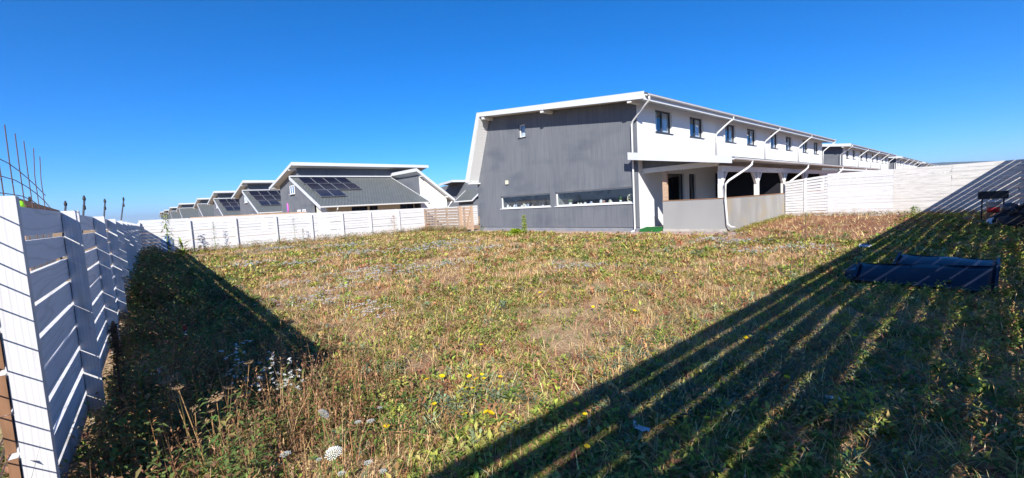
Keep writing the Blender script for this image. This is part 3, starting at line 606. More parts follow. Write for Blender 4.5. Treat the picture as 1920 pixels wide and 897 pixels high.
# distant house glimpsed between the wing and the near gable
def far_house():
    t = thing('tiled_house', 'grey tiled house glimpsed between the white wing and the grey end wall', 'house', (-57, 42, 0))
    # upper roof: rake rises from the side, long fascia runs on behind; lower roof falls towards the yard
    MB().prism_y([(-66.4, -.3), (-54.0, -.3), (-54.0, 5.2), (-60, 5.75), (-66.4, 5.25)], 42.4, 42.7).build('end_wall', M['grey'], t)
    MB().hexa([(-62.5, 40.2, 5.35), (-57.9, 39.75, 5.70), (-57.9, 39.8, 5.70), (-62.5, 40.25, 5.35), (-62.5, 40.2, 5.75), (-57.9, 39.75, 6.05), (-57.9, 39.8, 6.05), (-62.5, 40.25, 5.75)]).build('rake_board', M['fascia'], t)
    MB().hexa([(-57.9, 39.75, 5.70), (-57.85, 39.75, 5.70), (-57.85, 56, 5.70), (-57.9, 56, 5.70), (-57.9, 39.75, 6.05), (-57.85, 39.75, 6.05), (-57.85, 56, 6.05), (-57.9, 56, 6.05)]).build('fascia', M['fascia'], t)
    MB().hexa([(-62.5, 40.3, 5.5), (-57.95, 39.85, 5.85), (-57.95, 56, 5.85), (-62.5, 56, 5.5), (-62.5, 40.3, 5.7), (-57.95, 39.85, 6.0), (-57.95, 56, 6.0), (-62.5, 56, 5.7)]).build('roof', M['tile'], t)
    def slope(xa, xb, dz0, dz1, name, m_):
        MB().hexa([(xa, 40.1, 2.62 + dz0), (xb, 40.1, 2.62 + dz0), (xb, 43.6, 5.15 + dz0), (xa, 43.6, 5.15 + dz0), (xa, 40.1, 2.62 + dz1), (xb, 40.1, 2.62 + dz1), (xb, 43.6, 5.15 + dz1), (xa, 43.6, 5.15 + dz1)]).build(name, M[m_], t)
    slope(-57.9, -53.3, -.1, 0, 'lower_roof', 'tile'); slope(-58.0, -57.91, -.2, .06, 'rake_board', 'fascia'); slope(-53.29, -53.2, -.2, .06, 'rake_board', 'fascia')
    MB().box(-57.5, -53.6, 40.6, 42.3, -.3, 2.75).build('front_wall', M['grey'], t)
    MB().box(-58.0, -53.2, 40.0, 40.09, 2.42, 2.60).build('gutter', M['gutter'], t)
    return t
far_house()
# purple paddle board
t = thing('swim_ring_board', 'purple oval board with pink rim standing against the grey end wall', 'board', (-49.3, 13.2, 0))
P0 = ony(539.5, 390, 12.9); P1 = ony(539.5, 394, 12.9)
mb = MB(); el = [(P0.x + .17 * math.cos(a), P0.z + .42 * math.sin(a)) for a in np.linspace(0, 2 * math.pi, 20, endpoint=False)]
mb.prism_y(el, 12.86, 12.94); mb.build('board', M['purple'], t)
mb = MB(); mb.tube([(P0.x + .19 * math.cos(a), 12.9, P0.z + .45 * math.sin(a)) for a in np.linspace(0, 2 * math.pi, 21)], .045, 6, False); mb.build('rim', M['pink'], t, True)
MB().box(P0.x - .06, P0.x + .06, 12.86, 12.94, 0, P0.z - .45).build('pole', M['dark_pipe'], t)

# ------------------------------------------------------------------ fences
def lf(x): return -0.36 - 0.0365 * (x + 4.85)        # inner slat face of the left fence
def left_fence():
    t = thing('slatted_fence', 'white slatted fence in shade with sunlit gaps, beside the rusty wire mesh', 'fence', (-2.9, lf(-2.9), 0))
    px = [-2.86, -4.95, -7.36] + [-7.36 - 2.16 * k for k in range(1, 10)] + [-27.9]
    ang = math.atan(-0.0365)
    for i, x in enumerate(px):
        dz = -0.14 * i / len(px)
        y = lf(x); mb = MB()
        mb.hexa([(x - .045, y, -.2), (x + .045, y, -.2), (x + .045, y + .098, -.2), (x - .045, y + .098, -.2), (x - .045, y, 1.757 + dz), (x + .045, y, 1.757 + dz), (x + .045, y + .098, 1.757 + dz), (x - .045, y + .098, 1.757 + dz)])
        mb.build('post', M['post_w'], t)
    for i in range(len(px) - 1):
        xa, xb = px[i] + (.045 if i == 0 else 0), px[i + 1]; dz = -0.14 * (i + .5) / len(px)
        for k in range(9):
            z1 = 1.748 + dz - k * .187 + R(-.006, .006); z0 = z1 - .157 + R(-.005, .005); sag = R(-.006, .006); o1 = R(0, .004); o2 = R(0, .004)
            ya, yb = lf(xa) - .003 - o1, lf(xb) - .003 - o2; th = .028
            mb_ = MB().hexa([(xa, ya - th, z0), (xb + .004, yb - th, z0 + sag), (xb + .004, yb, z0 + sag), (xa, ya, z0), (xa, ya - th, z1), (xb + .004, yb - th, z1 + sag), (xb + .004, yb, z1 + sag), (xa, ya, z1)])
            if i: mb_.build('slat', M['slat_left'], t)
            else:
                sl_o = mb_.build('slat', M['slat_left'], t); e_ = R(.0, .004)
                MB().box(xa + .002, xa + .008, ya - th - e_, ya + .002, z0 - R(0, .012), z1 + R(0, .004)).build('end_grain', M['brown_wood'], sl_o)
    return t
left_fence()
def back_fence():
    t = thing('board_fence', 'long sunlit white board fence with inner posts in front of the solar panel house', 'fence', (-28, 8, 0))
    ys_ = [0.55, 2.55, 4.6, 6.62, 8.6, 10.5, 12.4, 14.5, 16.6, 18.8, 21.6]
    for i, y in enumerate(ys_):
        if y < 17: MB().box(-28.0, -27.91, y - .045, y + .045, -.2, 1.72 - .012 * i).build('post', M['post_w'], t)
    for i in range(len(ys_) - 1):
        for k in range(11):
            top = 1.83 - .018 * i; z1 = top - k * .163 + R(-.003, .003); z0 = z1 - .154 + R(-.004, .006) + (.0 if k not in (3, 6, 9) else .014); d = R(0, .008); sg = R(-.008, .003)
            a, b = ys_[i] + .003, ys_[i + 1] - .001
            MB().hexa([(-28.03 - d, a, z0), (-28.003 - d, a, z0), (-28.003 - d, b, z0 + sg), (-28.03 - d, b, z0 + sg), (-28.03 - d, a, z1), (-28.003 - d, a, z1), (-28.003 - d, b, z1 + sg), (-28.03 - d, b, z1 + sg)]).build('slat', M['slat_y'], t)
    MB().box(-28.06, -28.045, 2.6, 8.4, 1.76, 1.86).build('top_board', M['raw_new'], t, False)
    return t
back_fence()
def wood_fence():
    t = thing('timber_fence', 'unpainted weathered timber slat fence between the white fence and the gate', 'fence', (-25.8, 16.6, 0))
    X0, X1 = -27.85, -23.5
    for x in np.linspace(X0, X1, 4): MB().box(x - .06, x + .06, 16.5, 16.6, -.2, 1.62).build('post', M['raw_x'], t)
    px = np.linspace(X0, X1, 4)
    for i in range(3):
        for k in range(8):
            z0 = .12 + k * .19 + R(-.008, .008); sg = R(-.012, .012)
            MB().hexa([(px[i], 16.603, z0), (px[i + 1] - .002, 16.603, z0 + sg), (px[i + 1] - .002, 16.63, z0 + sg), (px[i], 16.63, z0), (px[i], 16.603, z0 + .135), (px[i + 1] - .002, 16.603, z0 + .135 + sg), (px[i + 1] - .002, 16.63, z0 + .135 + sg), (px[i], 16.63, z0 + .135)]).build('slat', M['raw_x'], t)
    g = thing('timber_gate', 'narrow light brown timber gate between the weathered fence and the grey wall', 'gate', (-22.8, 16.6, 0))
    for x in (-23.34, -22.1): MB().box(x - .07, x + .07, 16.48, 16.6, -.1, 1.66).build('stile', M['raw_new'], g)
    MB().box(-22.97, -22.87, 16.50, 16.60, .05, 1.6).build('stile', M['raw_x'], g)
    for k in range(8):
        z0 = .12 + k * .19; MB().box(-23.27, -22.17, 16.604, 16.63, z0, z0 + (.14 if k > 1 else .17)).build('slat', M['raw_new'], g)
    MB().bar((-22.8, 16.585, .2), (-22.25, 16.585, 1.45), .02, .10, (0, 1, 0)).build('diagonal_brace', M['raw_new'], g)
wood_fence()
def right_fence():
    t = thing('privacy_fence', 'tall closely boarded white fence running from the veranda to the barbecue', 'fence', (-3, 25, 0.2))
    px = [-6.86, -5.1, -2.74, -0.95, 1.0]
    for i, x in enumerate(px[1:-1]): MB().box(x - .05, x + .05, 25.035, 25.13, 0, 2.15).build('post', M['post_w'], t)
    MB().box(-6.05, -5.93, 24.985, 25.0, .25, 2.0).build('post', M['post_w'], t)
    for i in range(4):
        n = 14; gap = .018 if i == 0 else .003
        for k in range(n):
            tp = (1.98 if i == 0 else 2.2); tl = 2.02 if i == 0 else tp
            p = (tp - .2) / n; z0 = .2 + k * p; z1 = z0 + p - gap + R(-.004, .004); d = R(0, .016); s1 = (.20 * k / n if i == 0 else R(-.01, .01))
            a, b = px[i] + .002, px[i + 1]
            MB().hexa([(a, 25.003 + d, z0), (b, 25.003 + d, z0 + s1), (b, 25.03 + d, z0 + s1), (a, 25.03 + d, z0), (a, 25.003 + d, z1), (b, 25.003 + d, z1 + s1), (b, 25.03 + d, z1 + s1), (a, 25.03 + d, z1)]).build('slat', M['slat_x'] if i < 2 else M['slat_worn'], t)
right_fence()
def side_fence():
    t = thing('tall_slatted_fence', 'tall slatted white fence throwing the striped shadow across the lawn', 'fence', (1.0, 10, 0))
    XS = 0.985; px = list(np.arange(-5.2, 24.9, 2.5)); px[-1] = 24.9
    for y in px: MB().box(XS + .032, XS + .12, y - .045, y + .045, -.2, 2.6).build('post', M['post_w'], t)
    for i in range(len(px) - 1):
        for k in range(13):
            z1 = 2.62 - k * .197 + R(-.006, .006); z0 = z1 - .160 + R(-.008, .01); sg = R(-.012, .012)
            a, b = px[i], px[i + 1] - .002
            MB().hexa([(XS, a, z0), (XS + .028, a, z0), (XS + .028, b, z0 + sg), (XS, b, z0 + sg), (XS, a, z1), (XS + .028, a, z1), (XS + .028, b, z1 + sg), (XS, b, z1 + sg)]).build('slat', M['slat_y'], t)
side_fence()
# ------------------------------------------------------------------ beyond the left fence
def wire_mesh():
    t = thing('wire_mesh', 'rusty reinforcing wire mesh standing up behind the shaded white fence', 'mesh', (-4, -.52, 0))
    Y = -.52
    for k in range(18):
        z = .08 + k * .1175; e = -5.85 + R(-.25, .2) if k > 14 else -5.85
        pts = [(x, Y - .015 + .03 * math.sin(x * 1.3 + k), z + .03 * math.sin(x * .8) - (.10 * max(0, -x - 4.6) ** 1.5 if k > 14 else 0)) for x in np.linspace(e, -1.7, 14)]
        MB().tube(pts, .0032, 5).build('wire', M['rust'], t)
    xs_ = [-1.85 - .35 * k for k in range(5)] + [-3.95, -4.3, -4.66, -5.02, -5.38, -5.75]
    tops = [2.2] * 5 + [2.24, 2.27, 2.27, 2.27, 2.28, 2.25]
    for i, x in enumerate(xs_):
        b = (.10 if i == 5 else -.13 if i == 9 else -.10 if i == 10 else .01)
        MB().tube([(x, Y + .006, .02), (x + .005, Y + .006, 1.2), (x, Y + .006, 2.06), (x + b, Y + .01, tops[i] + .03)], .0032, 5).build('wire', M['rust'], t)
wire_mesh()
t = thing('low_shed', 'low pale shed with brown roof edge behind the shaded fence', 'shed', (-13.5, -2.2, 0))
A = ony(35, 372, -1.25); Bq = ony(112, 395, -1.25)
zr = (A.z + Bq.z) / 2
MB().hexa([(Bq.x, -3.0, 0), (A.x, -3.0, 0), (A.x, -1.45, 0), (Bq.x, -1.45, 0), (Bq.x, -3.0, Bq.z - .15), (A.x, -3.0, A.z - .15), (A.x, -1.45, A.z - .1), (Bq.x, -1.45, Bq.z - .1)]).build('wall', M['cream'], t)
MB().hexa([(Bq.x, -3.1, Bq.z - .14), (A.x, -3.1, A.z - .14), (A.x, -1.25, A.z - .09), (Bq.x, -1.25, Bq.z - .09), (Bq.x, -3.1, Bq.z - .05), (A.x, -3.1, A.z - .05), (A.x, -1.25, A.z), (Bq.x, -1.25, Bq.z)]).build('roof', M['brown_wood'], t)
P = ony(36, 378, -.75)
t = thing('lime_bucket', 'lime green bucket upside down on a stake behind the fence top', 'bucket', (P.x, P.y, 0))
MB().lathe((P.x, P.y, P.z - .06), [(.042, 0), (.040, .03), (.032, .055), (.018, .066)], 14).build('bucket', M['lime'], t, True)
MB().tube([(P.x, P.y, 0), (P.x, P.y, P.z - .05)], .015, 6).build('stake', M['raw_new'], t)
plabs = ['short dark pole with black cap behind the low shed', 'dark capped pole just past the low shed roof', 'tall dark capped pole, second past the low shed', 'dark capped pole, third past the low shed', 'dark capped pole closest to the white back fence']
for i, (u, v, x) in enumerate(((55, 369, -18.0), (122, 377, -17.5), (157, 367, -17.0), (196, 373, -21.0), (231, 370, -24.0))):
    P = onx(u, v, x); t = thing('capped_pole', plabs[i], 'pole', (P.x, P.y, 0), 'capped poles beyond the shaded fence')
    lean = -.10
    MB().tube([(P.x + .05, P.y - .35 if i != 4 else P.y - .5, 0), (P.x, P.y, P.z - .12)], .023, 8).build('pole', M['dark_pipe'], t, True)
    MB().lathe((P.x, P.y, P.z - .14), [(.026, 0), (.036, .02), (.036, .08), (.024, .10), (.02, .14)], 10).build('cap', M['black'], t, True)
    MB().lathe((P.x, P.y - .02, P.z - .40), [(.026, 0), (.034, .03), (.034, .10), (.026, .13)], 10).build('collar', M['black'], t, True)

# ------------------------------------------------------------------ yard things
def sheet(name, label, A0, A1, B0, B1, lip):
    # folded dark sheet lying tilted: lower edge A0-A1, upper edge B0-B1
    t = thing(name, label, 'panel', tuple((Vector(A0) + Vector(A1)) / 2), 'dark panels lying on the grass')
    A0, A1, B0, B1 = map(Vector, (A0, A1, B0, B1)); n = (A1 - A0).cross(B0 - A0).normalized()
    if n.z < 0: n = -n
    mb = MB(); nu, nv = 14, 5; g = []
    for i in range(nu + 1):
        for j in range(nv + 1):
            f, h = i / nu, j / nv; p = (A0 * (1 - f) + A1 * f) * (1 - h) + (B0 * (1 - f) + B1 * f) * h
            p = p + n * (.006 * math.sin(f * 11 + h * 2) * h + .018 * math.sin(h * math.pi)); g.append(p)
    fs = [(i * (nv + 1) + j, (i + 1) * (nv + 1) + j, (i + 1) * (nv + 1) + j + 1, i * (nv + 1) + j + 1) for i in range(nu) for j in range(nv)]
    m = len(g); vs = g + [p - n * .025 for p in g]
    f2 = [tuple(k + m for k in f[::-1]) for f in fs]
    edge = [i * (nv + 1) for i in range(nu + 1)] + [nu * (nv + 1) + j for j in range(1, nv + 1)] + [i * (nv + 1) + nv for i in range(nu - 1, -1, -1)] + [j for j in range(nv - 1, 0, -1)]
    for a in range(len(edge)):
        b = (a + 1) % len(edge); f2.append((edge[a], edge[b], edge[b] + m, edge[a] + m))
    mb.add(vs, fs + f2); mb.build('sheet', M['black_gloss'], t, True)
    back = (B0 - A0); back.z = 0; back.normalize()
    MB().hexa([B0 + back * .0 - n * .03, B1 - n * .03, B1 + back * lip - Vector((0, 0, B1.z - .01)) * .9, B0 + back * lip - Vector((0, 0, B0.z - .01)) * .9, B0 + n * .004, B1 + n * .004, B1 + back * (lip + .02) - Vector((0, 0, B1.z - .01)) * .88, B0 + back * (lip + .02) - Vector((0, 0, B0.z - .01)) * .88]).build('rear_flap', M['black_gloss'], t)
    for f in (.22, .41, .63, .80): MB().bar(A0.lerp(A1, f) + n * .004, B0.lerp(B1, f) + n * .004, .016, .020, n).build('seam', M['black_gloss'], t)
    for E, Fp in ((A0, B0), (A1, B1)):
        MB().bar(E + n * .02, Fp + n * .02, .035, .05, n).build('edge_rib', M['black_gloss'], t)
    return t
a0 = onz(1602, 524, .10); a1 = onz(1866, 549, .05); b0 = ondepth(1612, 494, a0 + Vector((-.02, .45, 0))); b1 = ondepth(1872, 500, a1 + Vector((.02, .45, 0)))
sheet('black_sheeting', 'wide dark blue black sheet panel with light stripes, in front of the second one', a0, a1, b0, b1, .25)
a0 = onz(1675, 500, .12); a1 = onz(1872, 506, .12); b0 = ondepth(1688, 477, a0 + Vector((0, .5, 0))); b1 = ondepth(1872, 488, a1 + Vector((0, .5, 0)))
sheet('black_sheeting', 'narrower dark blue sheet panel lying behind the wide striped one', a0, a1, b0, b1, .2)
P = onz(1590, 532, 0.0); t = thing('black_offcut', 'small upright black offcut at the end of the wide dark panel', 'panel', (P.x, P.y, 0))
q0 = onz(1580, 530); q1 = onz(1597, 532)
MB().hexa([q0, q1, q1 + Vector((.05, .3, 0)), q0 + Vector((.05, .3, 0)), q0 + Vector((.03, .05, .2)), q1 + Vector((.03, .05, .22)), q1 + Vector((.1, .3, .27)), q0 + Vector((.1, .3, .27))]).build('block', M['black_gloss'], t)
MB().tube([q0 + Vector((.02, .0, .02)), q0 + Vector((.04, .03, .19)), q0 + Vector((.1, .28, .26))], .018, 8).build('rolled_edge', M['black_gloss'], t, True)

# barbecue corner
G0 = .12
def brazier():
    B = ony(1840, 412, 21.5); x0 = ony(1833, 380, 21.5).x; x1 = ony(1891, 380, 21.5).x
    zt = ony(1838, 360, 21.5).z; zb = ony(1838, 374, 21.5).z; gz0 = gzf(x0, 21.6)
    t = thing('brazier', 'rusty black barbecue trough on four legs before the white fence', 'barbecue', ((x0 + x1) / 2, 21.6, gz0))
    ya, yb = 21.5, 21.88; w = .012
    mb = MB(); mb.box(x0, x1, ya, ya + w, zb, zt); mb.box(x0, x1, yb - w, yb, zb, zt); mb.box(x0, x0 + w, ya + w, yb - w, zb, zt); mb.box(x1 - w, x1, ya + w, yb - w, zb, zt); mb.box(x0 + w, x1 - w, ya + w, yb - w, zb, zb + w)
    mb.build('trough', M['black'], t)
    for x in (x0 + .10, x1 - .10):
        for y in (ya + .04, yb - .04): MB().bar((x, y, gz0 - .03), (x + (.0), y, zb - .001), .035, .035).build('leg', M['black'], t)
    MB().tube([(x0 + .0, ya - .06, zt - .06), (x0 + .0, ya - .004, zt - .06)], .012, 6).build('handle', M['black'], t)
    for k in range(5): MB().bar((x0 + .2 + k * .25, ya + .02, zt + .008), (x0 + .2 + k * .25, yb - .02, zt + .008), .012, .012).build('grate_bar', M['rust'], t)
    MB().tube([(x0 + .9, ya + .1, zt + .002), (x0 + .9, ya + .1, zt + .10)], .012, 6).build('peg', M['black'], t)
brazier()
def bucket(u, v, y, r_, h, bands, label):
    P = ony(u, v, y); z = max(P.z, gzf(P.x, y)); t = thing('bucket', label, 'bucket', (P.x, y, z))
    MB().lathe((P.x, y, z), [(r_ * .82, 0), (r_ * .9, h * .45)], 16).build('lower_body', M[bands[0]], t, True)
    MB().lathe((P.x, y, z + h * .451), [(r_ * .9, 0), (r_, h * .5), (r_ * 1.05, h * .5), (r_ * 1.05, h * .55), (r_ * .95, h * .55)], 16).build('upper_body', M[bands[1]], t, True)
    MB().tube([(P.x + r_ * 1.02 * math.cos(a), y - .01, z + h + r_ * .7 * math.sin(a) * .4) for a in np.linspace(0, math.pi, 9)], .006, 5).build('handle', M['black'], t)
def bag(u, v, y, sx, sy, sz, m_, label, name='plastic_bag', cat='bag'):
    P = ony(u, v, y); g = gzf(P.x, y); t = thing(name, label, cat, (P.x, y, g))
    mb = MB(); n, m = 18, 11
    for j in range(m + 1):
        ph = math.pi * j / m
        for i in range(n):
            th = 2 * math.pi * i / n; k = 1 + .28 * (float(vnoise(i * .9 + 5 * u, j * 1.1 + v, 1)) - .5) * 2 * math.sin(ph)
            z = max(-.55, math.cos(ph)); mb.v.append((P.x + sx * k * math.sin(ph) * math.cos(th), y + sy * k * math.sin(ph) * math.sin(th), g - .02 + sz * (z + .55) * (1 + .2 * (k - 1))))
    for j in range(m):
        for i in range(n): mb.f.append((j * n + i, j * n + (i + 1) % n, (j + 1) * n + (i + 1) % n, (j + 1) * n + i))
    mb.build('body', M[m_], t, True)
    tp = (P.x, y, g + sz * 1.5); MB().tube([tp, (tp[0] + .03, tp[1], tp[2] + sz * .25), (tp[0] + .08, tp[1] - .02, tp[2] + sz * .45)], [sx * .3, sx * .12, sx * .3], 8).build('tied_neck', M[m_], t, True)
bag(1866, 412, 20.6, .20, .18, .17, 'white_p', 'white plastic bag on the ground below the red bucket')
def crate_red():
    P = ony(1862, 404, 21.0); t = bucket(1862, 398, 21.15, .17, .36, ('red_p', 'white_p'), 'red and white plastic bucket between the barbecue legs and the mower')
crate_red()
x_ = ony(1862, 398, 21.15); g_ = gzf(x_.x, 21.15)
if x_.z - g_ > .03:
    t = thing('log_block', 'round log block under the red and white bucket', 'log', (x_.x, 21.15, g_)); MB().lathe((x_.x, 21.15, g_ - .02), [(.17, 0), (.18, .1), (.16, x_.z - g_ + .018)], 12).build('log', M['brown_wood'], t)
def mower():
    g = gzf(.62, 20.3); P = (0.56, 20.4)
    t = thing('lawn_mower', 'dark lawn mower with raised handle next to the white fence corner', 'mower', (P[0], P[1], g))
    mb = MB(); x, y = P
    mb.prism([(-.36, .10), (.36, .10), (.40, .26), (.20, .40), (-.2, .42), (-.38, .28)], lambda a, b: (x + a, y - .26, g + b), lambda a, b: (x + a, y + .26, g + b)); mb.build('deck', M['black'], t)
    MB().lathe((x - .05, y, g + .42), [(.17, 0), (.19, .08), (.16, .2), (.08, .26)], 14).build('engine', M['dark_pipe'], t, True)
    for dx in (-.30, .28):
        for dy in (-.29, .29):
            w = MB(); w.tube([(x + dx, y + dy - .03, g + .13), (x + dx, y + dy + .03, g + .13)], .125, 16); w.build('wheel', M['black'], t)
    for dy in (-.2, .2): MB().tube([(x + .02, y + dy, g + .38), (x + .45, y + dy - .05, g + .85), (x + .62, y + dy - .05, g + 1.12)], .038, 8).build('handle_tube', M['black'], t, True)
    MB().tube([(x + .62, y - .25, g + 1.12), (x + .62, y + .15, g + 1.12)], .028, 8).build('handle_bar', M['black'], t, True)
    mb = MB(); mb.hexa([(x + .1, y - .2, g + .3), (x + .55, y - .2, g + .35), (x + .55, y + .2, g + .35), (x + .1, y + .2, g + .3), (x + .15, y - .2, g + .6), (x + .5, y - .2, g + .72), (x + .5, y + .2, g + .72), (x + .15, y + .2, g + .6)]); mb.build('grass_box', M['dark_pipe'], t)
mower()
bag(1897, 416, 19.8, .36, .30, .26, 'black', 'black rubbish bag in front of the lawn mower')
for i, (u, v, z, s, lab) in enumerate(((1815, 410, .14, .16, 'pale flat stone beside the barbecue leg'), (1826, 416, .12, .10, 'small stone in front of the barbecue'), (1845, 417, .12, .12, 'grey stone under the barbecue trough'), (1640, 405, .17, .26, 'flat grey slab lying by the white fence'), (1692, 403, .18, .34, 'largest flat grey slab lying by the white fence'), (1735, 404, .18, .16, 'broken slab piece close to the shadow edge by the fence'))):
    P = onz(u, v, z); g = gzf(P.x, P.y); n = 9; mb = MB()
    pr = [(s * (1 + R(-.25, .25)) * math.cos(2 * math.pi * k / n) * 1.3, s * (1 + R(-.25, .25)) * math.sin(2 * math.pi * k / n)) for k in range(n)]
    mb.prism(pr, lambda a, b: (P.x + a, P.y + b, g - .05), lambda a, b: (P.x + a * .92, P.y + b * .92, g + .045 + .02 * a))
    prop(mb.build('stone', M['stone']), lab, 'stone', 'stones by the far fence')
for i, (u, v, u2, v2, lab) in enumerate(((1828, 418, 1850, 411, 'weathered plank end lying under the barbecue'), (1870, 422, 1893, 402, 'short board leaning by the mower wheel'))):
    A_ = onz(u, v, .13); B_ = onz(u2, v2, .16 + .2 * i); prop(MB().bar(A_, B_, .12, .03).build('plank', M['raw_x']), lab, 'plank', 'loose boards by the barbecue')
P = onz(1622, 466, .05); t = thing('paper_wrapper', 'crumpled blue and white paper on the grass at the shadow edge', 'litter', (P.x, P.y, gzf(P.x, P.y)))
mb = MB(); n = 7; g = []
for i in range(n):
    for j in range(n): g.append((P.x + (i - 3) * .035 + R(-.015, .015), P.y + (j - 3) * .035 + R(-.015, .015), gzf(P.x, P.y) + .06 + R(0, .09)))
mb.add(g, [(i * n + j, (i + 1) * n + j, (i + 1) * n + j + 1, i * n + j + 1) for i in range(n - 1) for j in range(n - 1)]); mb.build('paper', M['white_p'], t, fix=False)
MB().bar((P.x - .06, P.y - .06, gzf(P.x, P.y) + .14), (P.x + .06, P.y - .02, gzf(P.x, P.y) + .15), .03, .02).build('blue_print', M['blue_p'], t)
for (u, v, s, lab) in ((290, 700, .10, 'pale rag lying in the shade beside the white fence'), (1200, 797, .05, 'small white paper scrap in the striped shadow'), (1561, 745, .035, 'thin white scrap among the dark grass')):
    P = onz(u, v, .06); g0 = gzf(P.x, P.y); mb = MB(); n = 6; g = []
    for i in range(n):
        for j in range(n): g.append((P.x + (i - 2.5) * s * .5 + R(-.01, .01), P.y + (j - 2.5) * s * .28 + R(-.01, .01), g0 + .05 + R(0, s * .45)))
    mb.add(g, [(i * n + j, (i + 1) * n + j, (i + 1) * n + j + 1, i * n + j + 1) for i in range(n - 1) for j in range(n - 1)]); prop(mb.build('rag' if s > .09 else 'paper_scrap', M['white_p'], fix=False, smooth=True), lab, 'rag' if s > .09 else 'litter')
P = onx(318, 484, -26.6); t = thing('blue_canister', 'pale blue canister with dark blue strap on a stake in the fence corner', 'canister', (P.x, P.y, 0))
z0 = .25
MB().lathe((P.x, P.y, z0), [(.23, 0), (.25, .05), (.25, .55), (.18, .64)], 14).build('body', M['pale_blue'], t, True)
MB().lathe((P.x, P.y, z0 + .643), [(.10, 0), (.10, .12), (.05, .14)], 10).build('cap', M['blue_p'], t, True)
MB().box(P.x - .05, P.x + .265, P.y - .06, P.y + .06, z0 + .02, z0 + .60).build('strap', M['blue_p'], t)
MB().tube([(P.x, P.y, -.1), (P.x, P.y, z0)], .05, 6).build('stake', M['raw_x'], t)
P = onz(350, 648); t = thing('marker_stake', 'short red and white marker stake in the weedy shade', 'stake', (P.x, P.y, 0))
MB().bar((P.x, P.y, -.1), (P.x, P.y, .12), .04, .04).build('stake', M['red_p'], t); MB().bar((P.x, P.y, .121), (P.x, P.y, .2), .04, .04).build('white_band', M['white_p'], t); MB().bar((P.x, P.y, .201), (P.x, P.y, .28), .04, .04).build('red_band', M['red_p'], t)

# ------------------------------------------------------------------ vegetation
def inyard(x, y):
    a = (x > -27.85) & (x < 0.9) & (y > -0.36 - 0.0365 * (x + 4.85) + .03) & (y < 24.9)
    a &= ~((y > 16.4) & (x < -6.75))
    a |= (x > -4.6) & (x < -1.2) & (y > -2.6) & (y < -0.47 - 0.0365 * (x + 4.85))
    a |= (x > -2.9) & (x < 0.9) & (y > -2.6) & (y < 0.2)
    return a
def project(x, y, z):
    c = np.stack([x, y, z - EYE], -1) @ MC.T
    return 960 + F_PX * c[:, 0] / c[:, 2], 448.5 + F_PX * c[:, 1] / c[:, 2], c[:, 2]
def scatter(dens, mask=None, dmax=40, ex=1.0):
    """points in the yard, dens(d) per square metre falling with distance d"""
    out = []
    for lo_, hi_ in ((0.8, 2.5), (2.5, 4), (4, 6), (6, 9), (9, 13), (13, 19), (19, 27), (27, 40)):
        if lo_ >= dmax: break
        x0, x1, y0, y1 = max(-28, -hi_), min(1, hi_), max(-2.6, -hi_), min(25, hi_)
        dn = dens(lo_) if lo_ > 1 else dens(1.5); n = int((x1 - x0) * (y1 - y0) * dn)
        x = rng.uniform(x0, x1, n); y = rng.uniform(y0, y1, n); d = np.hypot(x, y)
        k = (d >= lo_) & (d < hi_) & inyard(x, y); x, y, d = x[k], y[k], d[k]
        k = rng.random(len(x)) < np.array([min(1, dens(max(1.5, t)) / dn) for t in d]) if len(d) else np.zeros(0, bool); x, y = x[k], y[k]
        u, v, c = project(x, y, np.zeros(len(x))); k = (c > .4) & (u > -350) & (u < 2300) & (v < 1150); x, y = x[k], y[k]
        if mask is not None:
            k = rng.random(len(x)) < mask(x, y); x, y = x[k], y[k]
        out.append(np.stack([x, y], -1))
    p = np.concatenate(out); return p[:, 0], p[:, 1], gz(p[:, 0], p[:, 1]), np.hypot(p[:, 0], p[:, 1])
